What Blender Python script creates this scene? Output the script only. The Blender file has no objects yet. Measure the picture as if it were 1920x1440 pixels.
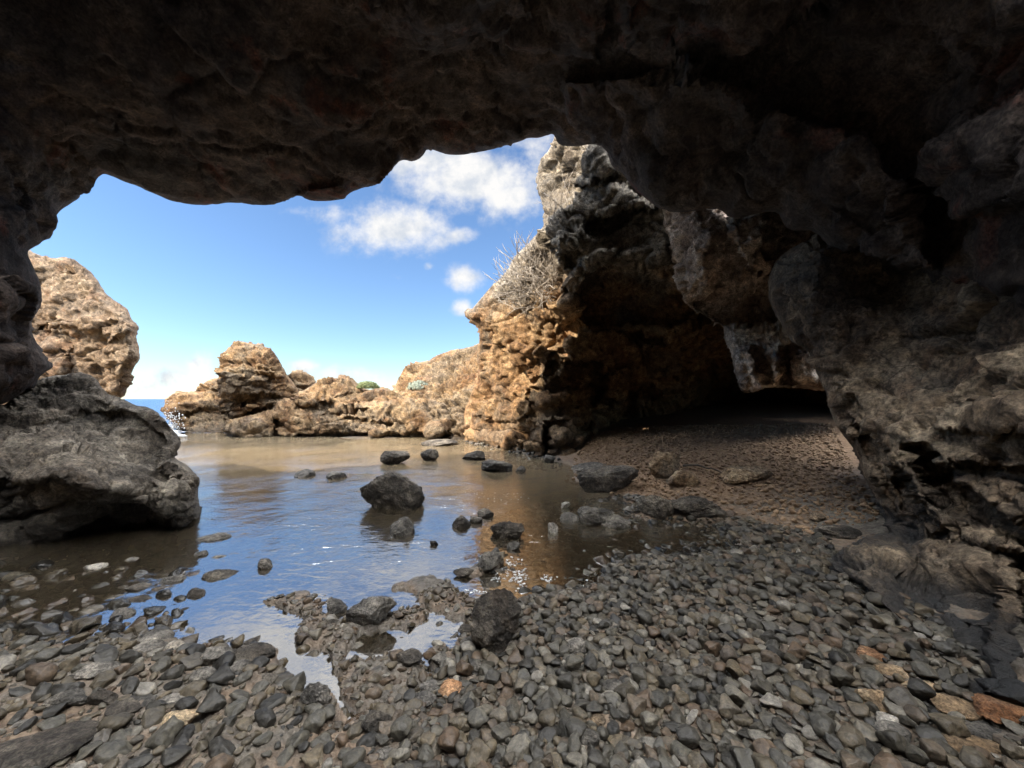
import bpy, math, random
import numpy as np
from mathutils import Vector, Matrix
from mathutils.bvhtree import BVHTree

rng = np.random.default_rng(7)
random.seed(7)
SC = bpy.context.scene
COL = SC.collection
F, CX, HZ, H = 725.0, 960.0, 748.0, 1.5      # focal length, centre and horizon row (1920 wide frame), eye height

# ------------------------------------------------------------------ basics
def P3(px, py, Y):
    """a point seen at (px, py) standing Y metres ahead"""
    px, py, Y = np.asarray(px, float), np.asarray(py, float), np.asarray(Y, float)
    return np.stack([(px - CX) / F * Y, Y + 0 * px, H + (HZ - py) / F * Y], -1)

def to_ground(poly, z=0.0):
    out = []
    for px, py in poly:
        Y = (H - z) * F / max(py - HZ, 12.0)
        out.append(((px - CX) / F * Y, Y))
    return np.array(out)

_perm = np.random.default_rng(3).permutation(256).astype(np.int32)
_g = np.random.default_rng(4).normal(size=(256, 3)); _g /= np.linalg.norm(_g, axis=1)[:, None]
_g = _g.astype(np.float32)

def noise(P, seed=0):
    P = np.asarray(P, np.float32) + np.float32(seed * 17.31)
    i = np.floor(P).astype(np.int32); f = P - i
    u = f * f * f * (f * (f * 6 - 15) + 10)
    r = np.zeros(len(P), np.float32)
    for dx in (0, 1):
        wx = u[:, 0] if dx else 1 - u[:, 0]
        a = _perm[(i[:, 0] + dx) & 255]
        for dy in (0, 1):
            wy = u[:, 1] if dy else 1 - u[:, 1]
            b = _perm[(a + i[:, 1] + dy) & 255]
            for dz in (0, 1):
                wz = u[:, 2] if dz else 1 - u[:, 2]
                g = _g[_perm[(b + i[:, 2] + dz) & 255]]
                d = g[:, 0] * (f[:, 0] - dx) + g[:, 1] * (f[:, 1] - dy) + g[:, 2] * (f[:, 2] - dz)
                r += wx * wy * wz * d
    return r * 1.6

def fbm(P, freq, octv=4, seed=0, gain=0.5):
    r, a, t = 0, 1.0, 0
    for k in range(octv):
        r = r + a * noise(P * freq, seed + k); t += a; a *= gain; freq *= 2.03
    return r / t

def ridged(P, freq, octv=4, seed=0, gain=0.5):
    r, a, t = 0, 1.0, 0
    for k in range(octv):
        r = r + a * (1 - 2 * np.abs(noise(P * freq, seed + k))); t += a; a *= gain; freq *= 2.07
    return r / t

def worley(P, seed=0, facets=False):
    """F1 and F2-F1 distances and a random number per cell"""
    P = np.asarray(P, np.float32) + np.float32(seed * 9.7)
    i = np.floor(P).astype(np.int32)
    d1 = np.full(len(P), 9.0, np.float32); d2 = d1.copy(); idc = np.zeros(len(P), np.float32); tl = idc.copy()
    rv = np.random.default_rng(12).normal(size=(256, 3)).astype(np.float32)
    rt = np.random.default_rng(11).random((256, 4)).astype(np.float32)
    for dx in (-1, 0, 1):
        a = _perm[(i[:, 0] + dx) & 255]
        for dy in (-1, 0, 1):
            b = _perm[(a + i[:, 1] + dy) & 255]
            for dz in (-1, 0, 1):
                hh = _perm[(b + i[:, 2] + dz) & 255]; q = rt[hh]
                v = i + np.array([dx, dy, dz], np.int32) + q[:, :3] - P
                d = np.sqrt((v * v).sum(1))
                m = d < d1
                d2 = np.where(m, d1, np.minimum(d2, d))
                idc = np.where(m, q[:, 3], idc); d1 = np.where(m, d, d1)
                if facets: tl = np.where(m, (v * rv[hh]).sum(1), tl)
    return (d1, d2 - d1, idc, tl) if facets else (d1, d2 - d1, idc)

def sstep(a, b, x):
    t = np.clip((x - a) / (b - a), 0, 1)
    return t * t * (3 - 2 * t)

def poly_sd(P, poly):
    """signed distance (positive inside) to a closed polygon, and the nearest point on its edge"""
    P = np.asarray(P, float); poly = np.asarray(poly, float)
    best = np.full(len(P), 1e18); near = np.zeros_like(P); inside = np.zeros(len(P), bool)
    n = len(poly)
    for k in range(n):
        a, b = poly[k], poly[(k + 1) % n]
        e = b - a; w = P - a
        t = np.clip((w @ e) / max(e @ e, 1e-12), 0, 1)
        q = a + t[:, None] * e
        d = ((P - q) ** 2).sum(1)
        m = d < best
        best = np.where(m, d, best); near[m] = q[m]
        c = (a[1] > P[:, 1]) != (b[1] > P[:, 1])
        if abs(e[1]) > 1e-12:
            xi = a[0] + (P[:, 1] - a[1]) * e[0] / e[1]
            inside ^= c & (P[:, 0] < xi)
    d = np.sqrt(best)
    return np.where(inside, d, -d), near

def rbf(ctrl, vals, Q, c=60.0):
    ctrl = np.asarray(ctrl, float); vals = np.asarray(vals, float)
    n, k = ctrl.shape
    ph = lambda r2: np.sqrt(r2 + c * c)
    A = np.zeros((n + k + 1, n + k + 1))
    A[:n, :n] = ph(((ctrl[:, None] - ctrl[None]) ** 2).sum(-1)) + 0 * np.eye(n)
    A[:n, n] = 1; A[n, :n] = 1; A[:n, n + 1:] = ctrl; A[n + 1:, :n] = ctrl.T
    w = np.linalg.lstsq(A, np.concatenate([vals, np.zeros(k + 1)]), rcond=None)[0]
    out = np.full(len(Q), w[n]) + Q @ w[n + 1:]
    for j in range(n):
        out += w[j] * ph(((Q - ctrl[j]) ** 2).sum(1))
    return out

def smooth_poly(poly, it=1):
    p = np.asarray(poly, float)
    for _ in range(it):
        q = np.roll(p, -1, 0)
        p = np.stack([0.75 * p + 0.25 * q, 0.25 * p + 0.75 * q], 1).reshape(-1, 2)
    return p

def mesh_np(name, V, quads=None, tris=None, smooth=True, attr=None):
    me = bpy.data.meshes.new(name)
    nq = 0 if quads is None else len(quads); nt = 0 if tris is None else len(tris)
    idx = np.concatenate([x.ravel() for x in (quads, tris) if x is not None and len(x)]).astype(np.int32)
    tot = np.concatenate([np.full(nq, 4, np.int32), np.full(nt, 3, np.int32)])
    st = np.concatenate([[0], np.cumsum(tot)[:-1]]).astype(np.int32)
    me.vertices.add(len(V)); me.vertices.foreach_set('co', np.asarray(V, np.float32).ravel())
    me.loops.add(len(idx)); me.loops.foreach_set('vertex_index', idx)
    me.polygons.add(nq + nt); me.polygons.foreach_set('loop_start', st)
    try: me.polygons.foreach_set('loop_total', tot)
    except Exception: pass
    me.polygons.foreach_set('use_smooth', np.full(nq + nt, smooth, bool))
    if attr:
        for k, v in attr.items():
            a = me.attributes.new(k, 'FLOAT', 'POINT'); a.data.foreach_set('value', np.asarray(v, np.float32))
    me.update(calc_edges=True); me.validate()
    return me

def link(name, me, mat, parent=None, loc=None):
    o = bpy.data.objects.new(name, me)
    if mat is not None and len(me.materials) == 0: me.materials.append(mat)
    COL.objects.link(o)
    if parent is not None: o.parent = parent
    if loc is not None: o.location = loc
    return o

def tag(o, label=None, cat=None, group=None, kind=None):
    for k, v in (('label', label), ('category', cat), ('group', group), ('kind', kind)):
        if v: o[k] = v
    return o

def vnormals(V, quads):
    n = np.zeros_like(V)
    a, b, c, d = (V[quads[:, k]] for k in range(4))
    fn = np.cross(c - a, d - b)
    for k in range(4): 
        for j in range(3):
            n[:, j] += np.bincount(quads[:, k], weights=fn[:, j], minlength=len(V))
    return n / np.maximum(np.linalg.norm(n, axis=1), 1e-9)[:, None]

# ------------------------------------------------------------------ materials
class NT:
    def __init__(s, tree): s.t = tree; s.n = tree.nodes; s.l = tree.links
    def add(s, typ, **kw):
        nd = s.n.new(typ)
        for k, v in kw.items():
            if k.startswith('i_'):
                key = k[2:]
                key = int(key) if key.isdigit() else key.replace('_', ' ')
                s.set(nd.inputs[key], v)
            else: setattr(nd, k, v)
        return nd
    def set(s, sock, v):
        if isinstance(v, bpy.types.NodeSocket): s.l.new(v, sock)
        elif isinstance(v, bpy.types.Node): s.l.new(v.outputs[0], sock)
        else: sock.default_value = v
    def math(s, op, a, b=0.0, c=None, clamp=False):
        nd = s.n.new('ShaderNodeMath'); nd.operation = op; nd.use_clamp = clamp
        s.set(nd.inputs[0], a); s.set(nd.inputs[1], b)
        if c is not None: s.set(nd.inputs[2], c)
        return nd.outputs[0]
    def mix(s, f, a, b, typ='MIX'):
        nd = s.n.new('ShaderNodeMix'); nd.data_type = 'RGBA'; nd.blend_type = typ
        s.set(nd.inputs[0], f); s.set(nd.inputs[6], a); s.set(nd.inputs[7], b)
        return nd.outputs[2]
    def ramp(s, f, stops):
        nd = s.n.new('ShaderNodeValToRGB'); s.set(nd.inputs[0], f)
        el = nd.color_ramp.elements
        while len(el) < len(stops): el.new(0.5)
        for e, (p, c) in zip(el, stops):
            e.position = p; e.color = c if len(c) == 4 else (*c, 1)
        return nd.outputs[0]
    def smooth(s, x, a, b):
        nd = s.n.new('ShaderNodeMapRange'); nd.interpolation_type = 'SMOOTHSTEP'
        s.set(nd.inputs[0], x); nd.inputs[1].default_value = a; nd.inputs[2].default_value = b
        return nd.outputs[0]
    def noise(s, vec, scale, detail=6, rough=0.6, dist=0.0):
        nd = s.add('ShaderNodeTexNoise'); s.set(nd.inputs['Vector'], vec)
        nd.inputs['Scale'].default_value = scale; nd.inputs['Detail'].default_value = detail
        nd.inputs['Roughness'].default_value = rough; nd.inputs['Distortion'].default_value = dist
        return nd.outputs[0]
    def voro(s, vec, scale, feature='F1', out=0):
        nd = s.add('ShaderNodeTexVoronoi', feature=feature); s.set(nd.inputs['Vector'], vec)
        nd.inputs['Scale'].default_value = scale
        return nd.outputs[out]

def new_mat(name):
    m = bpy.data.materials.new(name); m.use_nodes = True
    t = NT(m.node_tree); t.n.clear()
    out = t.add('ShaderNodeOutputMaterial')
    b = t.add('ShaderNodeBsdfPrincipled')
    t.l.new(b.outputs[0], out.inputs[0])
    return m, t, b, out

def rock_mat(name, c_lo, c_mid, c_hi, crust=(0.2, 0.19, 0.17), crust_amt=0.45, stain=(0.1, 0.05, 0.03), stain_amt=0.3,
             bump=0.6, scale=1.0, wet=None, strata=0.0, rough=0.92, spec=0.25, pit=0.5, top=None, coat=None):
    m, t, b, out = new_mat(name)
    g = t.add('ShaderNodeNewGeometry').outputs['Position']
    n1 = t.noise(g, 1.3 * scale, 8, 0.62, 0.3)
    n2 = t.noise(g, 0.55 * scale, 5, 0.6, 0.6)
    n3 = t.noise(g, 7.0 * scale, 8, 0.68)
    n4 = t.noise(g, 30.0 * scale, 5, 0.7)
    col = t.ramp(n1, [(0.38, c_lo), (0.5, c_mid), (0.63, c_hi)])
    if strata > 0:
        mp = t.add('ShaderNodeMapping'); t.set(mp.inputs[0], g); mp.inputs['Scale'].default_value = (0.35, 0.35, 5.0); mp.inputs['Rotation'].default_value = (0.1, 0.12, 0)
        ns = t.noise(mp.outputs[0], 1.0 * scale, 6, 0.6, 0.4)
        col = t.mix(t.math('MULTIPLY', t.smooth(ns, 0.45, 0.62), strata), col, t.mix(0.5, col, (*c_lo, 1)))
    col = t.mix(t.math('MULTIPLY', t.smooth(n2, 0.47, 0.60), crust_amt), col, (*crust, 1))
    n5 = t.noise(g, 0.9 * scale, 6, 0.65, 0.8)
    col = t.mix(t.math('MULTIPLY', t.smooth(n5, 0.55, 0.68), stain_amt), col, (*stain, 1))
    if top is not None:
        zt = t.add('ShaderNodeSeparateXYZ', i_0=g).outputs[2]
        tf = t.smooth(t.math('ADD', zt, t.math('MULTIPLY', t.math('SUBTRACT', n2, 0.5), 5.0)), top[0], top[1])
        col = t.mix(t.math('MULTIPLY', tf, 0.85), col, t.ramp(n1, [(0.38, (0.085, 0.08, 0.07)), (0.5, (0.16, 0.145, 0.12)), (0.63, (0.25, 0.23, 0.195))]))
    # fine speckle and pits
    col = t.mix(0.8, col, t.ramp(n3, [(0.36, (0.35, 0.34, 0.33)), (0.5, (0.95, 0.95, 0.95)), (0.64, (1.7, 1.66, 1.58))]), 'MULTIPLY')
    col = t.mix(0.75, col, t.ramp(n4, [(0.38, (0.4, 0.4, 0.4)), (0.5, (1, 1, 1)), (0.62, (1.6, 1.58, 1.52))]), 'MULTIPLY')
    vc = t.voro(g, 5.0 * scale, 'DISTANCE_TO_EDGE'); crk = t.math('MULTIPLY', t.smooth(vc, 0.035, 0.0), t.smooth(n2, 0.5, 0.58))
    col = t.mix(t.math('MULTIPLY', crk, 0.6), col, (0.02, 0.017, 0.014, 1))
    vd = t.voro(g, 9.0 * scale)
    pits = t.smooth(vd, 0.05, 0.22)
    pitsel = t.smooth(n2, 0.42, 0.55)
    col = t.mix(t.math('MULTIPLY', t.math('MULTIPLY', t.math('SUBTRACT', 1.0, pits), pitsel), 0.55 * pit), col, (0.02, 0.016, 0.012, 1))
    rr = rough
    if wet is not None:
        z = t.add('ShaderNodeSeparateXYZ', i_0=g).outputs[2]
        w = t.math('ADD', z, t.math('MULTIPLY', t.math('SUBTRACT', n1, 0.5), 0.35))
        wf = t.smooth(w, wet + 0.12, wet - 0.12)
        wc = (0.018, 0.017, 0.014, 1) if coat is None else (*coat, 1)
        col = t.mix(t.math('MULTIPLY', wf, 0.72 if coat is None else 0.9), col, t.mix(0.5 if coat is None else 0.25, wc, t.mix(1.0, col, (0.25, 0.25, 0.25, 1), 'MULTIPLY')))
        rr = t.math('SUBTRACT', rough, t.math('MULTIPLY', wf, 0.35))
    t.set(b.inputs['Base Color'], col)
    t.set(b.inputs['Roughness'], rr)
    b.inputs['Specular IOR Level'].default_value = spec
    hgt = t.math('MULTIPLY', n3, 1.0)
    hgt = t.math('ADD', hgt, t.math('MULTIPLY', n4, 0.28))
    hgt = t.math('ADD', hgt, t.math('MULTIPLY', t.math('MULTIPLY', pits, pitsel), 0.35 * pit))
    hgt = t.math('ADD', hgt, t.math('MULTIPLY', n1, 1.0))
    n6 = t.noise(g, 16.0 * scale, 10, 0.75, 0.4)
    hgt = t.math('ADD', hgt, t.math('MULTIPLY', n6, 0.55))
    bp = t.add('ShaderNodeBump'); t.set(bp.inputs['Height'], hgt)
    bp.inputs['Strength'].default_value = min(1.0, bump * 1.2); bp.inputs['Distance'].default_value = 0.085 / scale
    t.set(b.inputs['Normal'], bp.outputs[0])
    return m

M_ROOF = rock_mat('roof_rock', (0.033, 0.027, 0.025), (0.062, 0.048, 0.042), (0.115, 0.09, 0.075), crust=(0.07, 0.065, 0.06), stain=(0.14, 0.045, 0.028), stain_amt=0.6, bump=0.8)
M_WALL = rock_mat('wall_rock', (0.075, 0.055, 0.04), (0.19, 0.14, 0.095), (0.36, 0.285, 0.20), crust=(0.10, 0.098, 0.092), crust_amt=0.5, stain=(0.22, 0.11, 0.055), bump=0.9, wet=0.46, coat=(0.055, 0.059, 0.062))
M_HANG = rock_mat('hanging_rock', (0.20, 0.15, 0.12), (0.42, 0.34, 0.28), (0.58, 0.51, 0.44), crust=(0.32, 0.30, 0.28), stain=(0.2, 0.09, 0.05), bump=1.0, scale=1.4)
M_HEAD = rock_mat('headland_rock', (0.1150, 0.0644, 0.0313), (0.2162, 0.1334, 0.0681), (0.3036, 0.2116, 0.1196), crust=(0.1288, 0.1058, 0.0782), crust_amt=0.55, stain=(0.2576, 0.1104, 0.0460), stain_amt=0.35, bump=0.9, wet=0.06, strata=0.5, top=(3.4, 5.0))
M_FAR = rock_mat('ochre_rock', (0.0946, 0.0533, 0.0258), (0.1720, 0.1101, 0.0568), (0.2408, 0.1720, 0.0989), crust=(0.1290, 0.1075, 0.0774), crust_amt=0.6, stain=(0.1806, 0.0774, 0.0301), stain_amt=0.4, bump=1.0, scale=0.8, wet=0.10, strata=0.6)
M_CLIFF = rock_mat('cliff_rock', (0.1161, 0.0774, 0.0482), (0.1935, 0.1359, 0.0877), (0.2580, 0.1961, 0.1333), crust=(0.1462, 0.1204, 0.0946), crust_amt=0.5, stain=(0.2752, 0.1376, 0.0688), stain_amt=0.35, bump=1.0, wet=0.2, strata=0.6)
M_BOULDER = rock_mat('boulder_rock', (0.08, 0.066, 0.052), (0.20, 0.17, 0.135), (0.35, 0.31, 0.25), crust=(0.13, 0.12, 0.105), crust_amt=0.5, stain=(0.12, 0.08, 0.05), bump=0.9, scale=1.2, wet=0.45, strata=0.4)
M_DARK = rock_mat('dark_rock', (0.035, 0.031, 0.026), (0.085, 0.073, 0.06), (0.17, 0.15, 0.12), crust=(0.05, 0.046, 0.04), stain=(0.06, 0.04, 0.025), bump=1.0, scale=2.5, rough=0.8)
M_GREY = rock_mat('grey_rock', (0.06, 0.056, 0.05), (0.13, 0.12, 0.105), (0.24, 0.22, 0.19), crust=(0.09, 0.085, 0.08), stain=(0.1, 0.075, 0.05), bump=0.9, scale=3.0, rough=0.8)
M_PALE = rock_mat('pale_rock', (0.22, 0.2, 0.17), (0.38, 0.35, 0.30), (0.52, 0.49, 0.43), crust=(0.3, 0.28, 0.25), stain=(0.25, 0.2, 0.14), bump=0.7, scale=3.5)
M_TAN = rock_mat('tan_rock', (0.14, 0.095, 0.055), (0.27, 0.19, 0.115), (0.40, 0.31, 0.20), crust=(0.18, 0.16, 0.13), stain=(0.2, 0.1, 0.05), bump=0.8, scale=3.0)
M_RUST = rock_mat('rust_rock', (0.16, 0.075, 0.035), (0.30, 0.16, 0.08), (0.42, 0.26, 0.15), crust=(0.2, 0.15, 0.11), stain=(0.12, 0.05, 0.025), bump=0.8, scale=3.0)

def stone_mat():
    m, t, b, out = new_mat('pebble_stone')
    g = t.add('ShaderNodeTexCoord').outputs['Object']
    at = t.add('ShaderNodeAttribute', attribute_name='srand').outputs['Fac']
    rnd = t.math('FRACT', t.math('ADD', at, t.add('ShaderNodeObjectInfo').outputs['Random']))
    col = t.ramp(rnd, [(0.0, (0.0161, 0.0148, 0.0127)), (0.16, (0.0389, 0.0362, 0.0302)), (0.34, (0.0704, 0.0651, 0.0523)), (0.48, (0.0402, 0.0355, 0.0268)),
                       (0.60, (0.0906, 0.0724, 0.0470)), (0.70, (0.0570, 0.0503, 0.0402)), (0.80, (0.0771, 0.0523, 0.0335)), (0.93, (0.1006, 0.0906, 0.0704)), (1.0, (0.1744, 0.1610, 0.1375))])
    n1 = t.noise(g, 22, 6, 0.65, 0.5); n2 = t.noise(g, 90, 4, 0.6)
    col = t.mix(0.6, col, t.ramp(n1, [(0.38, (0.45, 0.43, 0.40)), (0.5, (1, 1, 1)), (0.62, (1.55, 1.48, 1.34))]), 'MULTIPLY')
    col = t.mix(0.35, col, t.ramp(n2, [(0.4, (0.5, 0.5, 0.5)), (0.6, (1.45, 1.45, 1.4))]), 'MULTIPLY')
    wz = t.add('ShaderNodeSeparateXYZ', i_0=t.add('ShaderNodeNewGeometry').outputs['Position']).outputs[2]
    wet = t.smooth(wz, 0.085, 0.02)
    col = t.mix(t.math('MULTIPLY', wet, 0.45), col, t.mix(1.0, col, (0.35, 0.34, 0.31, 1), 'MULTIPLY'))
    t.set(b.inputs['Base Color'], col)
    t.set(b.inputs['Roughness'], t.math('SUBTRACT', t.math('ADD', 0.28, t.math('MULTIPLY', n1, 0.5)), t.math('MULTIPLY', wet, 0.35)))
    b.inputs['Specular IOR Level'].default_value = 0.35
    bp = t.add('ShaderNodeBump'); t.set(bp.inputs['Height'], t.math('ADD', n1, t.math('MULTIPLY', n2, 0.3)))
    bp.inputs['Strength'].default_value = 0.5; bp.inputs['Distance'].default_value = 0.012
    t.set(b.inputs['Normal'], bp.outputs[0])
    return m
M_STONE = stone_mat()

def ground_mat():
    m, t, b, out = new_mat('beach_ground')
    g = t.add('ShaderNodeNewGeometry').outputs['Position']
    sp = t.add('ShaderNodeSeparateXYZ', i_0=g)
    n1 = t.noise(g, 2.2, 8, 0.65, 0.4); n2 = t.noise(g, 14, 8, 0.7); n3 = t.noise(g, 60, 4, 0.6)
    grey = t.ramp(n2, [(0.3, (0.05, 0.045, 0.038)), (0.5, (0.115, 0.10, 0.08)), (0.7, (0.19, 0.17, 0.14))])
    brown = t.ramp(n2, [(0.3, (0.10, 0.06, 0.035)), (0.5, (0.20, 0.125, 0.07)), (0.7, (0.30, 0.20, 0.12))])
    sand = t.ramp(n2, [(0.3, (0.22, 0.155, 0.09)), (0.5, (0.35, 0.26, 0.155)), (0.7, (0.46, 0.36, 0.22))])
    far = t.smooth(t.math('ADD', sp.outputs[1], t.math('MULTIPLY', n1, 2.0)), 5.0, 7.0)
    rt = t.smooth(sp.outputs[0], 0.8, 2.0)
    col = t.mix(t.math('MULTIPLY', t.smooth(n1, 0.42, 0.62), 0.5), grey, brown)
    col = t.mix(t.math('MULTIPLY', far, rt), col, brown)
    bed = t.math('MULTIPLY', t.smooth(sp.outputs[2], -0.01, -0.06), t.smooth(n1, 0.3, 0.55))
    col = t.mix(bed, col, sand)
    wet = t.smooth(t.math('ADD', sp.outputs[2], t.math('MULTIPLY', n2, 0.03)), 0.10, 0.02)
    t.set(b.inputs['Base Color'], t.mix(t.math('MULTIPLY', wet, 0.3), col, t.mix(1.0, col, (0.5, 0.48, 0.45, 1), 'MULTIPLY')))
    t.set(b.inputs['Roughness'], t.math('SUBTRACT', 0.9, t.math('MULTIPLY', wet, 0.45)))
    h = t.math('ADD', t.math('MULTIPLY', n2, 1.0), t.math('MULTIPLY', n3, 0.3))
    vd = t.voro(g, 26)
    h = t.math('ADD', h, t.math('MULTIPLY', vd, -0.7))
    bp = t.add('ShaderNodeBump'); t.set(bp.inputs['Height'], h); bp.inputs['Strength'].default_value = 1.0; bp.inputs['Distance'].default_value = 0.022
    t.set(b.inputs['Normal'], bp.outputs[0])
    return m
M_GROUND = ground_mat()

def water_mat():
    m, t, b, out = new_mat('pool_water')
    t.n.remove(b)
    g = t.add('ShaderNodeNewGeometry').outputs['Position']
    sp = t.add('ShaderNodeSeparateXYZ', i_0=g)
    mp = t.add('ShaderNodeMapping'); t.set(mp.inputs[0], g); mp.inputs['Rotation'].default_value = (0, 0, 0.18); mp.inputs['Scale'].default_value = (0.55, 1.0, 1.0)
    n1 = t.noise(mp.outputs[0], 10.5, 3, 0.55, 0.6); n2 = t.noise(mp.outputs[0], 2.2, 2, 0.5, 0.3); n3 = t.noise(mp.outputs[0], 22, 2, 0.5, 0.3)
    wind = t.math('ADD', 0.25, t.math('MULTIPLY', t.smooth(t.noise(g, 0.7, 3, 0.5), 0.35, 0.65), 0.9))
    calm = t.math('MULTIPLY', wind, t.math('ADD', 0.3, t.math('MULTIPLY', t.smooth(sp.outputs[1], 2.2, 5.0), 0.7)))
    h = t.math('ADD', t.math('MULTIPLY', n1, 1.0), t.math('ADD', t.math('MULTIPLY', n2, 1.1), t.math('MULTIPLY', n3, 0.38)))
    bp = t.add('ShaderNodeBump'); t.set(bp.inputs['Height'], t.math('MULTIPLY', h, calm)); bp.inputs['Strength'].default_value = 1.0; bp.inputs['Distance'].default_value = 0.0115
    fr = t.add('ShaderNodeFresnel'); fr.inputs['IOR'].default_value = WATER_IOR; t.set(fr.inputs['Normal'], bp.outputs[0])
    tr = t.add('ShaderNodeBsdfTransparent'); tr.inputs[0].default_value = (0.86, 0.83, 0.72, 1)
    gl = t.add('ShaderNodeBsdfGlossy'); gl.inputs['Roughness'].default_value = 0.015; gl.inputs[0].default_value = (1, 1, 1, 1); t.set(gl.inputs['Normal'], bp.outputs[0])
    silt = t.add('ShaderNodeBsdfDiffuse'); silt.inputs[0].default_value = (0.42, 0.33, 0.21, 1)      # fine silt hanging in the water
    ms = t.add('ShaderNodeMixShader'); t.set(ms.inputs[0], t.math('ADD', 0.08, t.math('MULTIPLY', t.smooth(sp.outputs[1], 3.5, 9.0), 0.24))); t.l.new(tr.outputs[0], ms.inputs[1]); t.l.new(silt.outputs[0], ms.inputs[2])
    mx = t.add('ShaderNodeMixShader'); t.set(mx.inputs[0], fr.outputs[0]); t.l.new(ms.outputs[0], mx.inputs[1]); t.l.new(gl.outputs[0], mx.inputs[2])
    t.l.new(mx.outputs[0], out.inputs[0])
    return m
WATER_IOR = 6.5
M_WATER = water_mat()

def sea_mat():
    m, t, b, out = new_mat('sea_water')
    g = t.add('ShaderNodeNewGeometry').outputs['Position']
    mp = t.add('ShaderNodeMapping'); t.set(mp.inputs[0], g); mp.inputs['Scale'].default_value = (0.4, 1, 1)
    n = t.noise(mp.outputs[0], 0.8, 6, 0.6, 0.3)
    t.set(b.inputs['Base Color'], t.ramp(n, [(0.4, (0.006, 0.035, 0.10)), (0.6, (0.015, 0.065, 0.15))]))
    b.inputs['Roughness'].default_value = 0.3; b.inputs['Specular IOR Level'].default_value = 0.3
    bp = t.add('ShaderNodeBump'); t.set(bp.inputs['Height'], n); bp.inputs['Strength'].default_value = 1.0; bp.inputs['Distance'].default_value = 0.6
    t.set(b.inputs['Normal'], bp.outputs[0])
    return m
M_SEA = sea_mat()

def simple_mat(name, lo, hi, scale=20, rough=0.85, tr=0.0):
    m, t, b, out = new_mat(name)
    g = t.add('ShaderNodeNewGeometry').outputs['Position']
    n = t.noise(g, scale, 5, 0.65)
    t.set(b.inputs['Base Color'], t.ramp(n, [(0.3, lo), (0.7, hi)])); b.inputs['Roughness'].default_value = rough
    return m
M_TWIG = simple_mat('dry_twig', (0.20, 0.175, 0.15), (0.40, 0.36, 0.31), 9)
M_STICK = simple_mat('driftwood', (0.04, 0.03, 0.02), (0.10, 0.08, 0.055), 12)
M_GREEN = simple_mat('green_leaf', (0.07, 0.10, 0.035), (0.16, 0.18, 0.07), 6)
M_SAGE = simple_mat('sage_leaf', (0.14, 0.17, 0.13), (0.28, 0.31, 0.25), 6)
M_FOAM = simple_mat('sea_foam', (0.45, 0.46, 0.46), (0.62, 0.63, 0.63), 30, 0.5)
M_PAINT = simple_mat('red_paint', (0.20, 0.035, 0.02), (0.30, 0.06, 0.03), 40)

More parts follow.
